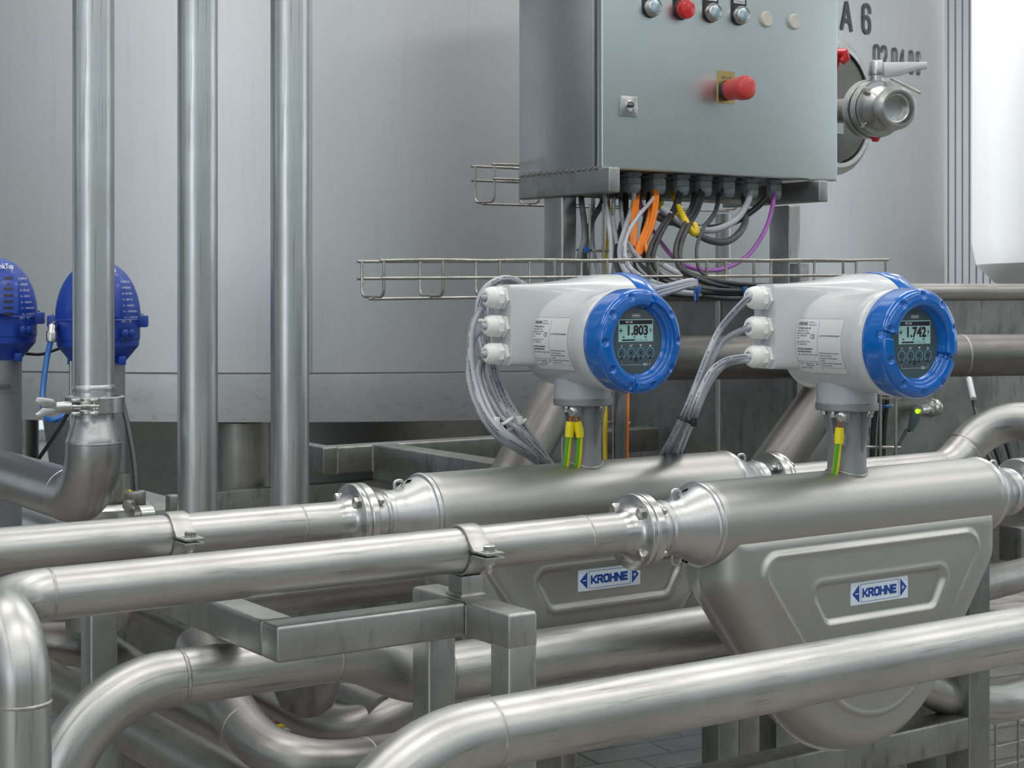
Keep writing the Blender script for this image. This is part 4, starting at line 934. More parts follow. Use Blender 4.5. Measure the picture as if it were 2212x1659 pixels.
# things right of the skid post
pipe('side_pipe', dp((2050, 1280, 2.66), (2330, 1212, 3.1)), .029, 'dark pipe at the right edge beside the skid post, upper one', M_pipe_dull)
P_ = spline(dp((1860, 1395, 2.42), (1990, 1478, 2.55), (2080, 1512, 2.62), (2150, 1520, 2.66), (2230, 1498, 2.75), (2320, 1440, 2.9)), 7); mb = MB(); mb.tube(P_, .0315, 40); tag(obj('side_pipe', mb, M_pipe, None, sharp=60), 'bright bent pipe at the right edge low beside the skid post', 'pipe')
mb = MB(); q = atY(2165, 1150, 2.25); mb.b2(q.x, q.x+.8, 2.2, 2.26, q.z-.06, q.z+.015); tag(obj('dark_beam', mb, M_framed, bevel=.004), 'dark square-tube beam at the right edge below the pipe flange', 'beam')
wb = MB(); q = atD(2220, 1640, 2.9); ex = Vector((1, 0, 0)); ey = Vector((0, 1, 0))
o_ = atD(2150, 1570, 2.8)
for k in range(5): wb.tube([o_+Vector((0, 0, -.035*k)), o_+ex*.5+Vector((0, 0, -.035*k))], .0022, 8)
for k in range(9): wb.tube([o_+ex*(.06*k)+Vector((0, -.001, .004)), o_+ex*(.06*k)+Vector((0, -.001, -.15)), o_+ex*(.06*k)+ey*.1+Vector((0, 0, -.15))], .0022, 8)
tag(obj('wire_basket', wb, M_wire), 'wire mesh basket low at the right edge', 'basket')

# ================================================================== CONTROL CABINET
CX0, CX1, CYF, CZ = 1.7915, 2.392, 2.320, .2225
cab = thing('control_cabinet', 'grey steel control cabinet with push buttons and a red emergency stop', 'cabinet', ((CX0+CX1)/2, 2.45, CZ-.045))
mb = MB(); mb.b2(CX0, CX1-.004, CYF+.026, 2.585, CZ+.003, CZ+.80); obj('body', mb, M_cabs, cab, bevel=.004)
mb = MB(); mb.b2(CX0+.012, CX1-.016, CYF+.017, CYF+.027, CZ+.012, CZ+.79); obj('door_seal', mb, M_black, cab)
mb = MB(); mb.b2(CX0+.001, CX1, CYF, CYF+.018, CZ, CZ+.80); door = obj('door', mb, M_cab, cab, bevel=.0045, segs=4)
bar(cab, 'base_bar', (CX0, CX0+.025, 2.298, 2.585, CZ-.044, CZ+.002), M_frame, .003)
xr = atY(1770, 0, 2.298).x; bar(cab, 'base_bar', (xr, xr+.025, 2.298, 2.585, CZ-.044, CZ-.002), M_frame, .003)
bar(cab, 'cross_bar', (CX0+.024, xr+.001, 2.44, 2.48, CZ-.043, CZ+.001), M_framed, .003)
mb = MB(); 
for k in range(14): mb.tube([(CX0-.001, 2.33+.018*k, CZ+.002), (CX0-.001, 2.342+.018*k, CZ+.0015)], .0022+.0006*random.random(), 6)
obj('weld_bead', mb, M_weld, cab)
ll = bar(cab, 'leg', (1.797, 1.832, 2.449, 2.509, -H, CZ-.042), M_frame, .004); lr = bar(cab, 'leg', (2.381, 2.416, 2.449, 2.509, -H, CZ-.042), M_frame, .004)
for lx in (1.797, 2.381):
    mb = MB(); mb.b2(lx+.003, lx+.03, 2.42, 2.45, .012, .058)
    obj('tray_bracket', mb, M_weld, cab)
def DM(px, py): p = atY(px, py, CYF); return AY(p), p
def lathe_part(name, prof, M, mat, parent, n=40, sharp=40): mb = MB(); mb.lathe(prof, M, n); return obj(name, mb, mat, parent, sharp=sharp)
for i, (px, py, txt) in enumerate(((1404, 17, 'EIN'), (1470, 22, 'AUS'), (1534, 28, 'Leitung'), (1595, 34, 'Annahme\nTransport'))):
    M, p = DM(px, py)
    b = MB(); b.b2(p.x-.0185, p.x+.0185, CYF-.0025, CYF+.001, p.z-.012, p.z+.055); b.lathe([(.0188, -.001), (.0188, .0035), (.0165, .005)], M, 40); hold = tag(obj('label_holder', b, M_black, cab), 'black label holder'); 
    if i != 1:
        pb_ = lathe_part('push_button', [(.0165, .003), (.0178, .006), (.0176, .011), (.0155, .017), (.0138, .0185), (.0132, .0172), (.0128, .0168), (0, .0172)], M, M_mach, cab); lathe_part('button_face', [(.0128, .0170), (.011, .0174), (0, .0178)], M, M_chromb, pb_)
    else: tag(lathe_part('push_button', [(.0150, .003), (.0160, .006), (.0182, .010), (.0184, .019), (.0170, .0225), (.012, .0245), (0, .0255)], M, M_red, cab), 'red mushroom push button')
    b = MB(); put(b, rect(-.0145, .023, .0145, .052), lambda x, y: M @ Vector((x, y, .0029))); lb = obj('label_insert', b, M_pale, hold)
    b = MB(); put(b, text2d(txt, .0075, 0, .9), lambda x, y: M @ Vector((x, y+.029 if '\n' not in txt else y+.031, .0034))); obj('lettering', b, M_inkg, lb)
for px, py in ((1655, 42), (1715, 47)):
    M, p = DM(px, py); tag(lathe_part('blanking_plug', [(.0155, 0), (.0152, .003), (.0138, .0048), (.0122, .0052), (.0116, .0046), (0, .0044)], M, M_cream, cab), 'cream round blanking plug')
a, b = atY(1550, 152, CYF), atY(1585.5, 222, CYF); z1_ = atY(1550, 222, CYF).z
es = thing('emergency_stop', 'red mushroom emergency stop on a brass plate lettered NOT-AUS', 'button', ((a.x+b.x)/2, CYF, z1_))
ORG_es = es
mb = MB(); mb.b2(a.x, b.x, CYF-.0022, CYF, z1_, a.z); pl2 = obj('brass_plate', mb, M_brass, es)
M = AY(((a.x+b.x)/2, CYF, 0)); mb = MB(); put(mb, text2d('NOT-AUS', .0078, 0, .75), lambda x, y: M @ Vector((x, y+a.z-.0135, .0026))); obj('lettering', mb, M_inkg, pl2)
M = AY(((a.x+b.x)/2-.001, CYF, z1_+.0245))
lathe_part('bezel', [(.0195, .002), (.0195, .008), (.0185, .009), (.0185, .011), (.0155, .0115), (0, .0115)], M, M_black, es)
tag(lathe_part('mushroom_head', [(.0185, .0115), (.0200, .013), (.0202, .028), (.0200, .034), (.0212, .038), (.0228, .042), (.0232, .056), (.0218, .062), (.0175, .0655), (.009, .0672), (0, .0675)], M, M_redp, es, 56, 60), 'red rubber mushroom head')
a, b = atY(1338, 207, CYF), atY(1373, 207, CYF); z1_ = atY(1338, 250, CYF).z; M = AY(((a.x+b.x)/2, CYF, (a.z+z1_)/2))
mb = MB(); mb.b2(a.x, b.x, CYF-.006, CYF, z1_, a.z); lk = obj('lock', mb, M_mach, cab, bevel=.0008)
lathe_part('lock_barrel', [(.0105, .005), (.0105, .0078), (.009, .0085), (.0085, .0065), (.003, .0060), (.0026, .0085), (0, .0088)], M, M_bolt, lk); mb = MB(); put(mb, rect(-.007, -.0022, .007, .0022), lambda x, y: M @ Vector((x, y, .0091))); obj('key_slot', mb, M_black, lk)
# cable glands below the cabinet
GL = []
for px, Y, s in [(p_, 2.375, 1.02) for p_ in (1367, 1421, 1472, 1521, 1571, 1622, 1672)]+[(p_, 2.425, .98) for p_ in (1318, 1350, 1402, 1447, 1497, 1545, 1592)]:
    p = atY(px, 380, Y); tag(gland(cab, frame((p.x, Y, CZ+.001), (0, 0, -1), (1, .4, 0)), s, M_ggl), 'dark grey plastic gland')

# ================================================================== WIRE TRAYS
def wtray(label, F0, F1, dz0, w, hgt, nU, mid=1, r=.0024, group=None, up=True, frz=.026):
    """mesh cable tray from F0 to F1 (top front rail), width w to the back, height hgt, nU U-shaped wires"""
    t = thing('wire_cable_tray', label, 'cable tray', ((F0.x+F1.x)/2, (F0.y+F1.y)/2, min(F0.z, F1.z)-hgt))
    d = (F1-F0); dl = d.length; dn = d.normalized(); bk = Vector((-dn.y, dn.x, 0)).normalized()*w
    if dz0: pass
    for nm, off in (('front_rail', Vector((0, 0, 0))), ('front_rail', Vector((0, 0, -frz))), ('back_rail', bk), ('back_rail', bk+Vector((0, 0, -frz))), ('bottom_rail', bk*.5+Vector((0, 0, -hgt-r*1.5)))):
        mb = MB(); top = off.z == 0
        P0 = F0+off; a_ = P0-dn*.006; b_ = F1+off+dn*.006
        fr_ = Vector(bk).normalized()*(-r*1.8 if 'front' in nm else r*1.8)
        if 'bottom' in nm: fr_ = Vector((0, 0, 0))
        if top and 'front' in nm:
            n = 60; pts = [a_+(b_-a_)*(k/n)+fr_*.0+Vector((0, 0, .0012*abs(math.sin(PI*k*nU/n/1.0*.5)))) for k in range(n+1)]
        else: pts = [a_+fr_, b_+fr_]
        mb.tube(pts, r, 10); obj(nm, mb, M_wire, t)
    for k in range(nU):
        o_ = F0+dn*(dl*k/(nU-1)); mb = MB()
        mb.tube(fillet([o_, o_+Vector((0, 0, -hgt)), o_+bk+Vector((0, 0, -hgt)), o_+bk], .011, 5), r, 10); obj('cross_wire', mb, M_wire, t)
    return t
F0, F1 = atD(829, 563, 2.43), atD(1913, 562.5, 2.926)
wtray('long narrow wire mesh cable tray running behind both meter heads', F0, F1, 0, .078, .054, 11, frz=.0265)
A0, A1 = atY(1068, 355, 2.60), atY(1592, 381, 2.66)
wtray('short wire mesh tray behind the cabinet base, its end showing at left', A0, A1, 0, .06, .072, 7, frz=.028)
# hanging ladder of wires between the legs
t = thing('wire_ladder', 'vertical wire mesh strip carrying cables between the cabinet legs', 'cable tray', atD(1290, 1000, 2.9))
for px in (1274, 1303, 1325): mb = MB(); mb.tube([atD(px, 440, 3.0), atD(px, 1020, 3.0)], .0024, 10); obj('upright_wire', mb, M_wire, t)
for py in (541, 640, 740, 830, 912): mb = MB(); mb.tube([atD(1250, py, 2.995), atD(1360, py+2, 3.02)], .0024, 10); obj('rung', mb, M_wire, t)
# ladder behind meter 2 neck
t = thing('wire_ladder', 'vertical wire mesh strip carrying cables behind the front meter neck', 'cable tray', atD(1890, 1000, 2.95))
for px in (1873, 1902, 1935): mb = MB(); mb.tube([atD(px, 800, 2.9), atD(px, 1020, 2.9)], .0028, 10); obj('upright_wire', mb, M_wire, t)
for py in (859, 965): mb = MB(); mb.tube([atD(1862, py, 2.895), atD(1945, py+2, 2.92)], .0026, 10); obj('rung', mb, M_wire, t)
# thin standpipe
mb = MB(); p = atD(1562, 400, 3.55); mb.tube([(p.x, p.y, -H), (p.x, p.y, .17)], .0172, 24); mb.tube([(p.x, p.y, -.36), (p.x, p.y, -.352)], .0182, 24); tag(obj('thin_standpipe', mb, M_pipe), 'thin vertical steel pipe between the cabinet legs', 'pipe')

# ================================================================== CABLES
G = 'cables from the cabinet glands into the tray'
FG, RG = (1367, 1421, 1472, 1521, 1571, 1622, 1672), (1318, 1350, 1402, 1447, 1497, 1545, 1592)
def cb(pts, r, mat, label, **k):
    P = dp(*pts)
    if 390 <= pts[0][1] <= 414:
        px = pts[0][0]; Yg = 2.375 if min(abs(px-q) for q in FG) <= min(abs(px-q) for q in RG) else 2.425
        P[0] = atY(px, 408, Yg); P.insert(0, P[0]+Vector((0, 0, .022))); D0_ = P[1].dot(Vector((CA, SA, 0))); x, y, D = pts[1]; P[2] = atD(x, y, (D+D0_)/2 if D < D0_ else D)
    return cable(P, r, mat, label, **k)
cb([(1673, 400, 3.15), (1670, 440, 3.14), (1655, 492, 3.12), (1622, 545, 3.08), (1580, 574, 3.02), (1535, 584, 2.96), (1490, 577, 2.9), (1455, 556, 2.95), (1425, 520, 3.04), (1398, 478, 3.12), (1383, 440, 3.1), (1380, 405, 3.2)], .0042, M_cp, 'violet cable hanging in a wide loop below the cabinet')
for i, (dx, w) in enumerate(((-7, 'left strand'), (0, 'middle strand'), (7, 'right strand'))):
    cb([(1413+dx*.7, 395, 3.0), (1414+dx*.8, 430, 2.99), (1405+dx, 480, 2.96), (1388+dx, 525, 2.9), (1376+dx*.5, 552, 2.86), (1368+dx*.5, 535, 2.9), (1368+dx*.7, 490, 2.93), (1373+dx*.5, 440, 3.0), (1377+dx*.4, 416, 3.1), (1379+dx*.4, 396, 3.14)], .0038, M_co, w+' of the looped orange cable bundle under the cabinet')
cb([(1393, 525, 2.88), (1404, 560, 2.82), (1420, 588, 2.75), (1445, 612, 2.68), (1520, 624, 2.70), (1600, 616, 2.76), (1690, 618, 2.80)], .0034, M_co, 'single orange cable running down into the tray')
cb([(1368, 398, 3.0), (1368, 440, 2.98), (1353, 485, 2.92), (1339, 535, 2.84), (1345, 575, 2.74), (1375, 605, 2.66), (1450, 628, 2.62), (1540, 636, 2.66), (1680, 636, 2.75)], .0047, M_cg, 'thick grey cable from the second front gland, curving down into the tray')
cb([(1420, 405, 3.0), (1408, 432, 2.97), (1378, 468, 2.90), (1354, 510, 2.84), (1350, 550, 2.78), (1368, 585, 2.7), (1420, 612, 2.66), (1500, 628, 2.66), (1660, 632, 2.75)], .0038, M_cgl, 'light grey cable crossing over the orange bundle')
cb([(1304, 400, 3.0), (1306, 430, 2.98), (1316, 490, 2.93), (1320, 540, 2.9), (1317, 600, 2.86), (1316, 660, 2.86)], .0042, M_cg, 'straight grey cable hanging beside the left cabinet leg')
blk = [
 ([(1350, 402, 3.05), (1351, 450, 3.02), (1338, 510, 2.97), (1332, 560, 2.9), (1345, 600, 2.8), (1400, 628, 2.68), (1560, 640, 2.66), (1640, 636, 2.7)], .0058, 'black cable from the second rear gland'),
 ([(1402, 404, 3.05), (1398, 450, 3.02), (1388, 505, 2.98), (1392, 555, 2.9), (1420, 600, 2.8), (1480, 628, 2.68), (1600, 634, 2.7), (1690, 632, 2.75)], .0045, 'black cable behind the orange bundle'),
 ([(1468, 408, 3.02), (1455, 450, 2.98), (1425, 495, 2.92), (1405, 535, 2.86), (1400, 570, 2.78), (1430, 605, 2.68), (1520, 630, 2.64), (1640, 632, 2.68)], .0042, 'black cable from the fourth gland, left strand'),
 ([(1474, 408, 3.02), (1462, 450, 2.98), (1434, 495, 2.92), (1414, 540, 2.86), (1412, 572, 2.78), (1445, 605, 2.68), (1540, 626, 2.64), (1660, 628, 2.69)], .0038, 'black cable from the fourth gland, right strand'),
 ([(1514, 410, 3.0), (1500, 450, 2.96), (1474, 495, 2.9), (1460, 535, 2.84), (1462, 565, 2.78), (1482, 590, 2.7), (1560, 618, 2.66), (1680, 622, 2.7)], .0046, 'black cable from the fifth gland, left strand'),
 ([(1521, 410, 3.0), (1507, 455, 2.96), (1484, 495, 2.9), (1470, 535, 2.84), (1471, 565, 2.78), (1492, 592, 2.7), (1580, 612, 2.66), (1700, 618, 2.72)], .0042, 'black cable from the fifth gland, right strand'),
 ([(1561, 414, 3.0), (1548, 450, 2.96), (1520, 492, 2.9), (1506, 530, 2.84), (1506, 560, 2.78), (1517, 590, 2.7), (1580, 622, 2.66), (1690, 626, 2.72)], .0030, 'thin black cable making an S below the sixth gland'),
 ([(1366, 560, 2.9), (1380, 590, 2.8), (1440, 622, 2.68), (1560, 644, 2.64), (1650, 642, 2.68)], .0040, 'black cable lying lowest in the tray'),
 ([(1358, 505, 2.95), (1372, 545, 2.88), (1392, 580, 2.8), (1440, 610, 2.7), (1540, 622, 2.66), (1640, 624, 2.7)], .0036, 'thin black cable behind the thick grey one'),
 ([(1660, 425, 3.2), (1630, 452, 3.2), (1590, 478, 3.18), (1540, 492, 3.14), (1480, 488, 3.1), (1425, 468, 3.1)], .0062, 'thick black cable arching from right to left under the cabinet')]
for p, r, l in blk: cb(p, r, M_ck, l)
cb([(1622, 408, 3.1), (1614, 440, 3.08), (1590, 474, 3.06), (1555, 493, 3.02), (1520, 497, 3.0), (1470, 480, 3.0), (1430, 450, 3.02)], .0064, M_cg, 'thick grey cable looping from the sixth front gland')
cb([(1601, 405, 3.2), (1611, 450, 3.18), (1606, 490, 3.16), (1575, 520, 3.12), (1535, 520, 3.1), (1490, 497, 3.1), (1440, 470, 3.12)], .0068, M_cgd, 'thickest dark grey cable looping lowest toward the right leg')
cb([(1500, 405, 3.1), (1497, 440, 3.08), (1480, 470, 3.06), (1455, 482, 3.05), (1420, 470, 3.06), (1390, 450, 3.1)], .0055, M_cgd, 'dark grey cable with a small loop behind the yellow one')
cb([(1552, 410, 3.1), (1548, 450, 3.06), (1528, 482, 3.02), (1500, 495, 3.0), (1460, 485, 3.02), (1425, 460, 3.04)], .0045, M_cgd, 'dark grey cable joining the loops from the rear sixth gland')
cb([(1452, 408, 3.06), (1462, 440, 3.0), (1480, 475, 2.95), (1497, 503, 2.93), (1505, 500, 2.93), (1500, 485, 2.95)], .0058, M_cy, 'flat yellow cable end hanging hooked below the cabinet')
cb([(1425, 418, 3.25), (1425, 445, 3.1), (1450, 462, 3.08), (1465, 470, 3.06)], .006, M_cy, 'short yellow cable behind the hooked one')
cb([(1256, 418, 3.25), (1256, 435, 3.05), (1262, 480, 3.03), (1262, 520, 3.0), (1252, 560, 2.98), (1250, 640, 2.98)], .0058, M_cgd, 'dark grey cable right beside the left cabinet leg')
cb([(1300, 418, 3.25), (1300, 440, 3.1), (1280, 475, 3.06), (1266, 520, 3.02), (1262, 560, 3.0), (1268, 620, 3.0)], .0058, M_cgd, 'thick dark grey cable bending down behind the wire strip')
cb([(1281, 418, 3.25), (1281, 470, 3.1), (1280, 520, 3.06), (1288, 570, 3.02), (1300, 620, 3.0)], .004, M_cg, 'grey cable slanting down behind the wire strip')
cb([(1326, 418, 3.25), (1326, 432, 3.05), (1324, 470, 3.0), (1330, 510, 2.96), (1342, 560, 2.9), (1370, 605, 2.75), (1440, 632, 2.68), (1560, 638, 2.70), (1670, 638, 2.75)], .0042, M_cgl, 'light grey cable left of the orange bundle')
cb([(1341, 418, 3.25), (1341, 440, 3.05), (1345, 480, 3.0), (1360, 530, 2.9), (1400, 575, 2.8), (1470, 610, 2.72), (1580, 632, 2.72), (1690, 636, 2.76)], .0042, M_cg, 'grey cable slanting right behind the orange bundle')
cb([(1400, 545, 2.9), (1430, 570, 2.8), (1465, 590, 2.72), (1520, 610, 2.70), (1600, 624, 2.72), (1700, 630, 2.76)], .005, M_cgl, 'light grey cable rising over the tray rail')
cb([(1315, 418, 3.25), (1315, 450, 3.1), (1312, 520, 3.1), (1306, 600, 3.1)], .0030, M_cy, 'thin yellow cable behind the wire strip')
# coiled grey cable ends lying over the tray
for i, dy in enumerate((0, 9, 17)):
    cb([(1380, 632+dy, 2.52), (1410, 626+dy, 2.50), (1450, 616+dy*.8, 2.49), (1492, 606+dy*.6, 2.5), (1502, 611+dy*.4, 2.53)], .0042, M_cgl, ('top', 'middle', 'lowest')[i]+' loop of the pale printed cable lying over the tray')
def tie(path, r, mat, label, head=None):
    mb = MB(); mb.tube(path, r, 8, closed=True)
    o = tag(obj('cable_tie', mb, mat), label, 'cable tie')
    if head: h = MB(); h.box(head, (.008, .006, .012)); obj('tie_head', h, mat, o, bevel=.001)
    return o
def ring(c, nrm, rx, n=18, ry=None):
    M = frame(c, nrm); return [M @ Vector((rx*math.cos(2*PI*k/n), (ry or rx)*math.sin(2*PI*k/n), 0)) for k in range(n)]
X_ = Vector((SA, -CA, 0))
tie(ring(atD(1504, 628, 2.60), X_, .018), .0022, M_ties, 'blue cable tie around the tray bundle, left one', atD(1508, 626, 2.575))
tie(ring(atD(1606, 632, 2.68), X_, .014), .0022, M_ties, 'blue cable tie around the tray bundle, next to the glands of the front meter', atD(1610, 627, 2.66))
tie(ring(atD(1262, 540, 3.0), (0, 0, 1), .013), .0022, M_ties, 'blue cable tie beside the left cabinet leg', atD(1266, 540, 2.98))
# cables of meter 1
YG1 = Y1+.053; gx1 = XM1-.1035-.037
def gp(m, k): x, y = (XM1, Y1) if m == 1 else (XM2, Y2); return Vector((x-.1365, y+.053, (-.0085, -.0495, -.0895)[k]))
def gp2(m, k): return gp(m, k)+Vector((.012, 0, 0))
cM = 'grey sheathed meter cables'
def mc(first, pts, r, label, mat=None): return cable(first+dp(*pts), r, mat or M_cgl, label)
mc([gp2(1, 0), gp(1, 0)], [(1043, 662, 2.36), (1022, 700, 2.35), (1016, 760, 2.34), (1026, 830, 2.33), (1048, 890, 2.31), (1085, 935, 2.3), (1130, 965, 2.33), (1172, 1000, 2.42), (1200, 1030, 2.46)], .0047, 'grey cable from the top gland of the rear meter, outermost of its bundle')
mc([gp2(1, 1), gp(1, 1)], [(1045, 708, 2.36), (1022, 735, 2.36), (1012, 790, 2.36), (1020, 850, 2.34), (1048, 910, 2.32), (1082, 950, 2.33), (1125, 975, 2.37), (1165, 1002, 2.43), (1190, 1025, 2.46)], .0045, 'printed grey cable from the middle gland of the rear meter')
mc([gp2(1, 2), gp(1, 2)], [(1040, 775, 2.36), (1032, 810, 2.35), (1046, 860, 2.33), (1078, 920, 2.31), (1118, 955, 2.32), (1165, 992, 2.41), (1195, 1030, 2.46)], .0046, 'grey cable from the lowest gland of the rear meter')
mc([gp2(1, 2)+Vector((0, .004, -.002)), gp(1, 2)+Vector((0, .004, -.002))], [(1046, 772, 2.37), (1042, 810, 2.36), (1058, 860, 2.35), (1088, 905, 2.34), (1118, 925, 2.33), (1135, 960, 2.36), (1165, 1000, 2.43), (1185, 1030, 2.46)], .004, 'second grey cable from the lowest gland of the rear meter')
loops = [([(1170, 640, 2.50), (1105, 602, 2.46), (1060, 612, 2.43), (1034, 650, 2.42), (1034, 710, 2.42), (1052, 790, 2.40), (1070, 850, 2.38), (1100, 905, 2.36), (1150, 965, 2.37), (1190, 1005, 2.43), (1210, 1035, 2.46)], 'first'),
         ([(1170, 645, 2.51), (1100, 608, 2.47), (1066, 620, 2.44), (1044, 660, 2.43), (1044, 720, 2.43), (1062, 800, 2.41), (1082, 860, 2.39), (1112, 912, 2.37), (1146, 950, 2.37), (1180, 1002, 2.44), (1200, 1035, 2.46)], 'second'),
         ([(1170, 650, 2.52), (1105, 614, 2.48), (1075, 625, 2.45), (1056, 665, 2.44), (1055, 730, 2.44), (1072, 800, 2.42), (1094, 862, 2.40), (1120, 915, 2.38), (1128, 945, 2.37), (1110, 935, 2.37), (1085, 890, 2.38), (1066, 840, 2.4)], 'third, turning back on itself'),
         ([(1048, 640, 2.43), (1052, 690, 2.43), (1066, 780, 2.42), (1090, 850, 2.40), (1122, 905, 2.39), (1162, 962, 2.40), (1195, 1008, 2.45), (1215, 1035, 2.47)], 'fourth')]
for p, l in loops: cb(p, .0046, M_cgl, 'grey cable looping behind the rear meter glands, '+l)
tie(ring(atD(1088, 914, 2.33), atD(1110, 950, 2.3)-atD(1075, 890, 2.3), .015, ry=.012), .0024, M_white, 'white cable tie around the looped cables, left one', atD(1073, 910, 2.305))
tie(ring(atD(1117, 918, 2.375), atD(1140, 950, 2.3)-atD(1105, 890, 2.3), .015, ry=.012), .0026, M_white, 'white cable tie around the looped cables, right one', atD(1122, 908, 2.345))
tie(ring(atD(1045, 692, 2.42), (0, 0, 1), .016), .0024, M_white, 'white cable tie high on the looped cables beside the glands')
# cables of meter 2
mc([gp2(2, 0), gp(2, 0)], [(1560, 705, 2.28), (1532, 760, 2.27), (1508, 820, 2.27), (1480, 890, 2.27), (1452, 945, 2.38), (1430, 985, 2.50), (1415, 1015, 2.56)], .0048, 'printed grey cable from the top gland of the front meter')
mc([gp2(2, 1), gp(2, 1)], [(1565, 735, 2.28), (1535, 785, 2.28), (1515, 830, 2.28), (1490, 895, 2.28), (1466, 940, 2.40), (1444, 985, 2.51), (1430, 1015, 2.57)], .0042, 'grey cable from the middle gland of the front meter')
mc([gp2(2, 2), gp(2, 2)], [(1570, 778, 2.27), (1538, 800, 2.26), (1515, 840, 2.25), (1497, 885, 2.25), (1478, 930, 2.35), (1455, 985, 2.49), (1440, 1015, 2.56)], .0046, 'grey cable from the lowest gland of the front meter')
mc([gp2(2, 2)+Vector((0, .003, -.004)), gp(2, 2)+Vector((0, .003, -.005))], [(1572, 786, 2.29), (1545, 810, 2.28), (1522, 850, 2.27), (1503, 895, 2.27), (1486, 935, 2.37), (1466, 985, 2.52), (1452, 1015, 2.58)], .0040, 'second grey cable from the lowest gland of the front meter')
tie(ring(atD(1484, 909, 2.265), atD(1502, 870, 2.27)-atD(1470, 940, 2.27), .017, ry=.012), .0022, M_ck, 'black cable tie around the front meter cables', atD(1499, 912, 2.25))
# earth leads
def earth(m, items, label):
    x, y = (XM1, Y1) if m == 1 else (XM2, Y2); s = Vector((x-.040, y-.028, -.172))
    t = thing('earth_lead', label, 'cable', s+Vector((0, 0, -.12)))
    for i, (dx, bend) in enumerate(items):
        a = s+Vector((dx*.5, -dx*.3, -.008)); c_ = s+Vector((dx*.6, -dx*.4, -.014)); e_ = s+Vector((dx, -dx*.5, -.036)); V_ = Vector((CA, SA, 0)); Rt = Vector((SA, -CA, 0)); g_ = e_+V_*.012+Rt*bend[0]+Vector((0, 0, -.04)); h_ = e_+V_*.045+Rt*bend[1]+Vector((0, 0, -.088))
        mb = MB(); mb.tube([s+Vector((dx*.3, 0, 0)), c_], .0028, 10); tag(obj('bare_end', mb, M_copper, t), 'bare copper strands')
        mb = MB(); mb.tube([c_, (c_+e_)/2, e_], [.0058, .0066, .0060], 16); tag(obj('sleeve', mb, M_cyl, t), 'yellow sleeve')
        pth = spline([e_+Vector((0, 0, .004)), g_, h_, h_+V_*.035+Vector((0, 0, -.04))], 8); side = Vector((-.9, -.4, 0)).normalized()
        mb = MB(); mb.tube(pth, .0046, 16); cw = obj('wire', mb, M_cyl, t)
        v3 = Vector((-CA, -SA, 0)); rt = Vector((SA, -CA, 0)); mb = MB(); mb.tube([p+v3*.0024-rt*.0015 for p in pth], .0031, 10); tag(obj('green_stripe', mb, M_cgn, t), 'green stripe')
earth(1, [(-.004, (-.004, -.006)), (.010, (-.003, -.013))], 'pair of green and yellow earth wires on the rear meter neck')
earth(2, [(-.003, (-.003, -.008))], 'thick green and yellow earth wire on the front meter neck')
# cables seen behind the necks
for px, m, r, l in ((1308, M_cy, .0042, 'yellow cable hanging behind the rear meter neck'), (1341, M_cgd, .0105, 'broad dark grey cable hanging behind the rear meter neck'), (1355, M_co, .0035, 'orange cable hanging behind the rear meter neck')):
    cb([(px+1, 845, 3.02), (px, 900, 3.0), (px-1, 960, 3.0), (px, 1040, 3.0)], r, m, l)
for px, b, m, r, l in ((1895, -12, M_co, .0034, 'orange cable behind the front meter neck'), (1892, -8, M_ck, .0052, 'leftmost of three black cables behind the front meter neck'), (1904, -4, M_ck, .0045, 'middle one of three black cables behind the front meter neck'), (1916, -8, M_ck, .0045, 'rightmost of three black cables behind the front meter neck')):
    cb([(px+2, 820, 2.96), (px, 870, 2.96), (px+b*.6, 920, 2.96), (px+b, 985, 2.96), (px+b, 1040, 2.96)], r, m, l)
tie(ring(atD(1903, 876, 2.955), (0, 0, 1), .019), .003, M_cb, 'blue tie around the black cables behind the front meter neck')

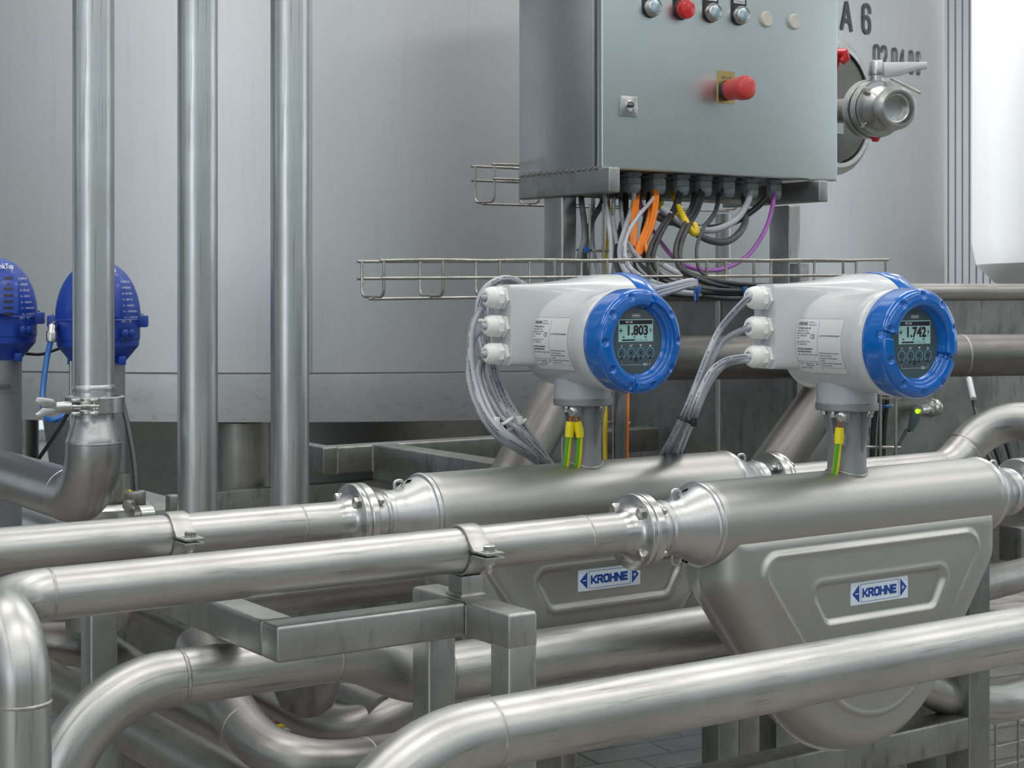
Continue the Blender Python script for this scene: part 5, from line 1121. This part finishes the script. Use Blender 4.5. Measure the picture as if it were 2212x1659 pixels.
# ================================================================== DOME VALVES
def dome(pxc, D, ztop, label, txtshift=0):
    c0 = atD(pxc, 630, D); s = D/3500
    t = thing('valve_actuator', label, 'valve', (c0.x, c0.y, -.62)); M = AZ((c0.x, c0.y, 0))
    Z = lambda py: (630-py)*s
    o_ = ztop
    mb = MB(); R = 90*s
    prof = [(R*.99, Z(o_+125))]
    for k in range(1, 19):
        a = PI/2*k/18; prof.append((R*math.cos(a)**.92 if k < 18 else 0, Z(o_+125)+(Z(o_)-Z(o_+125))*math.sin(a)))
    mb.lathe(prof, M, 72, cap=False); cap_ = obj('dome_cap', mb, M_blue2, t, sharp=50)
    mb = MB(); mb.lathe([(R*.99, Z(o_+125)), (R*1.01, Z(o_+128)), (R*.985, Z(o_+131)), (R*.985, Z(o_+168)), (R*.965, Z(o_+171)), (R*.96, Z(o_+183)), (R*.90, Z(o_+190)), (R*.66, Z(o_+216)), (R*.63, Z(o_+221)), (0, Z(o_+221))], M, 72, cap=False); base_ = obj('base', mb, M_blue2, t, sharp=28)
    v = Vector((-c0.x, -c0.y, 0)).normalized(); rt = Vector((SA, -CA, 0))
    def on(deg, R_): a = math.radians(deg); return v*math.cos(a)*R_+rt*math.sin(a)*R_
    for dg in (95, -88):
        mb = MB(); q = Vector((c0.x, c0.y, 0))+on(dg, R*1.03); Rm = Matrix.Rotation(math.atan2(on(dg, 1).y, on(dg, 1).x), 3, 'Z')
        mb.box(q+Vector((0, 0, Z(o_+131))), (.026, .024, .022), Rm); e = obj('clamp_ear', mb, M_blue2, t, bevel=.003)
        mb = MB(); mb.lathe([(.005, 0), (.005, .003), (0, .003)], AZ(q+Vector((0, 0, Z(o_+131)+.011))), 12); obj('screw', mb, M_bolt, e)
    for dg in (50, -60):
        mb = MB(); mb.box(Vector((c0.x, c0.y, 0))+on(dg, R*.72)+Vector((0, 0, Z(o_+214))), (.014, .014, .016)); obj('foot_lug', mb, M_blue2, t, bevel=.002)
    def prof_r(z):
        zt_, zb_ = Z(o_), Z(o_+125); q = max(0, min(1, (z-zb_)/(zt_-zb_))); return R*math.sqrt(max(0, 1-q*q))**.92 if z > zb_ else R*.985
    def surf(x, z, e=.0012, deg=None):
        r = prof_r(z); a = x/max(r, .02)
        return Vector((c0.x, c0.y, 0))+(v*math.cos(a)+rt*math.sin(a))*(r+e)+Vector((0, 0, z))
    # raised vent panel with slots
    xo = .020+txtshift
    pt = MB(); NX, NZ = 8, 14; z_a, z_b = Z(o_+34), Z(o_+120); vs_ = []
    for e, sh in ((.0055, 0), (-.004, .0)):
        for j in range(NZ+1):
            for i in range(NX+1): vs_.append(surf(xo-.022+.044*i/NX, z_b+(z_a-z_b)*j/NZ, e))
    n1 = (NX+1)*(NZ+1); fs = [(j*(NX+1)+i, j*(NX+1)+i+1, (j+1)*(NX+1)+i+1, (j+1)*(NX+1)+i) for j in range(NZ) for i in range(NX)]
    bd = [(0, i) for i in range(NX)]+[(j, NX) for j in range(NZ)]+[(NZ, NX-i) for i in range(NX)]+[(NZ-j, 0) for j in range(NZ)]
    idx = [j*(NX+1)+i for j, i in bd]
    fs += [(idx[k], idx[(k+1) % len(idx)], n1+idx[(k+1) % len(idx)], n1+idx[k]) for k in range(len(idx))]
    pt.add(vs_, fs); pnl = obj('vent_panel', pt, M_blue2, cap_, sharp=40)
    sl = MB()
    for k, py in enumerate((48, 74, 88, 101, 114, 127)):
        z = Z(o_+py-6 if k else o_+py-3); put(sl, rect(-.0085, -.0022, .0085, .0022, 4), lambda x, y: surf(xo+.004+x, z+y, .0060))
    put(sl, disc2(0, 0, .0028), lambda x, y: surf(xo+.004+x, Z(o_+58)+y, .0060))
    tag(obj('vent_slots', sl, M_black, pnl), 'dark vent slots')
    tx = MB(); put(tx, text2d('ThinkTop', .0135, .0002, .85), lambda x, y: surf(xo-.004+x, Z(o_+20)+y, .0012))
    rows = ('S-- SPARE VALVE', '-- IN RECEIVER', 'D--- SET UP/FLD', 'C---- SEAT LIFT', 'E----- SOLENOID', 'F------ MAINTENANCE', 'A------- CLOSED VALVE', 'OUT 2      IN 1')
    for k, s_ in enumerate(rows): put(tx, text2d(s_, .0052, 0, .8, 'LEFT'), lambda x, y: surf(xo+.028+x+.001*k*(k < 7), Z(o_+46+12.6*k-(4 if k == 7 else 0))+y, .0012))
    tag(obj('lettering', tx, M_pale, cap_), 'white printing')
    rc = MB(); put(rc, rect(-.017, -.011, .017, .011, 6), lambda x, y: surf(xo+.045+x, Z(o_+155)+y, .0006)); obj('button_recess', rc, M_blue3, base_)
    for dx in (-.0085, .0085):
        q = surf(xo+.045+dx, Z(o_+155), .0005); nn = (q-Vector((c0.x, c0.y, q.z))).normalized(); b = MB(); b.lathe([(.0072, 0), (.0070, .0022), (.005, .0034), (0, .0038)], frame(q, nn), 20); obj('cable_plug', b, M_blue2, base_)
    mb = MB(); rs = 57*s; mb.lathe([(rs, Z(o_+220)), (rs, -.43), (rs*.97, -.44)], M, 56, cap=False); cyl = obj('cylinder', mb, M_neck, t)
    mb = MB(); put(mb, text2d('Type Reset DIL', .010, 0, .8), lambda x, y: Vector((c0.x, c0.y, 0))+(v*math.cos(x/rs+.35)+rt*math.sin(x/rs+.35))*(rs+.0008)+Vector((0, 0, Z(o_+290)+y)))
    for w_ in range(3):
        pts = [Vector((c0.x, c0.y, 0))+(v*math.cos((x_+.02)/rs)+rt*math.sin((x_+.02)/rs))*(rs+.0006)+Vector((0, 0, Z(o_+276)+.004*math.sin(x_*900+w_*1.6))) for x_ in [-.012+.001*k for k in range(25)]]
        mb.tube(pts, .0006, 5)
    tag(obj('lettering', mb, M_inkg, cyl), 'faint grey printing on the cylinder')
    mb = MB(); mb.lathe([(rs*1.35, -.47), (rs*1.45, -.478), (rs*1.45, -.492), (rs*1.35, -.50), (rs*1.2, -.50), (rs*1.2, -.62)], M, 56, cap=False); mb.lathe([(rs*.97, -.43), (rs*.8, -.45), (rs*.8, -.48)], M, 40, cap=False); obj('valve_housing', mb, M_pipe_dull, t)
    return t, c0, surf, Z
v1, vc1, sf1, Z1 = dome(-12, 3.0, 556, 'blue dome valve actuator cut by the left edge')
v2, vc2, sf2, Z2 = dome(212, 3.0, 563, 'blue dome valve actuator half hidden behind the left riser', -.004)
mb = MB(); p = atD(112, 715, 2.93); mb.tube([atD(124, 700, 2.97), p+Vector((.0, 0, .006)), p], .0075, 16); mb.lathe([(.0085, 0), (.010, -.003), (.010, -.018), (.0075, -.02), (0, -.02)], AZ(p), 20); fit = tag(obj('hose_fitting', mb, M_bolt), 'grey push-in elbow fitting for the blue hose', 'fitting')
cable([p+Vector((0, 0, -.012))]+dp((102, 770, 2.92), (94, 830, 2.90), (92, 875, 2.88), (102, 903, 2.86), (122, 906, 2.85), (148, 890, 2.88), (175, 870, 2.92)), .0052, M_cb, 'blue air hose hanging in a loop beside the left riser', name='hose')
cb([(55, 764, 3.05), (90, 765, 3.06), (130, 752, 3.08)], .003, M_ck, 'short black cable between the two blue domes')
cb([(158, 860, 2.75), (140, 905, 2.8), (112, 950, 2.9), (70, 1010, 3.0)], .0038, M_ck, 'dark cable slanting down to the left behind the blue hose')
cb([(262, 860, 2.9), (278, 930, 2.85), (290, 1000, 2.8), (296, 1075, 2.75)], .0048, M_ck, 'black cable hanging right of the elbow')
cb([(205, 1060, 2.8), (245, 1054, 2.76), (275, 1059, 2.72), (294, 1080, 2.7)], .0038, M_cy, 'yellow cable arching over the valve clamp behind the elbow')
# rod beside cylinder 2
mb = MB(); mb.tube(dp((154, 780, 2.95), (154, 1000, 2.95)), .004, 12); tag(obj('guide_rod', mb, M_mach), 'thin steel rod beside the cylinder of the right dome valve', 'rod')
# valve clamp below dome 2
q = atD(235, 1098, 2.72); vcl = thing('valve_clamp', 'steel clamp ring with bolts at the foot of the right dome valve', 'clamp', q)
mb = MB(); mb.lathe([(.052, -.012), (.068, -.012), (.072, -.006), (.072, .004), (.066, .010), (.052, .012)], AZ(q), 56, cap=False); mb.lathe([(.036, .010), (.036, .06)], AZ(q), 32, cap=False); obj('ring', mb, M_mach, vcl, sharp=40)
mb = MB(); p = atD(292, 1087, 2.66); mb.box(p+Vector((0, 0, .008)), (.03, .022, .022), Matrix.Rotation(.5, 3, 'Z')); mb.box(p+Vector((.012, .01, .004)), (.02, .012, .03), Matrix.Rotation(.5, 3, 'Z')); obj('clamp_block', mb, M_frame, vcl, bevel=.003)
hexbolt(vcl, frame(atD(277, 1092, 2.645), (-CA, -SA, .2)), 1.1)
mb = MB(); M = frame(atD(312, 1117, 2.6), (1, 0, 0)); mb.lathe([(.016, -.011), (.0190, -.011), (.0190, .011), (.016, .011), (.016, -.011)], M, 40, cap=False); tag(obj('steel_hoop', mb, M_mach), 'curved steel strap showing above the rear process pipe', 'strap')
mb = MB(); mb.b2(*(lambda a: (a.x-.01, a.x+.09, a.y-.02, a.y+.25, a.z-.12, a.z))(atD(330, 1098, 2.9))); tag(obj('plate', mb, M_frame, bevel=.003), 'flat steel plate behind the rear process pipe left of the middle riser', 'plate')
a = atD(372, 1085, 2.65); mb = MB(); mb.b2(a.x-.008, a.x+.012, a.y-.01, a.y+.012, a.z-.03, a.z+.012); tag(obj('angle_bracket', mb, M_frame, bevel=.003), 'small steel bracket left of the middle riser', 'bracket')
# shelf-like back sheet low behind the risers
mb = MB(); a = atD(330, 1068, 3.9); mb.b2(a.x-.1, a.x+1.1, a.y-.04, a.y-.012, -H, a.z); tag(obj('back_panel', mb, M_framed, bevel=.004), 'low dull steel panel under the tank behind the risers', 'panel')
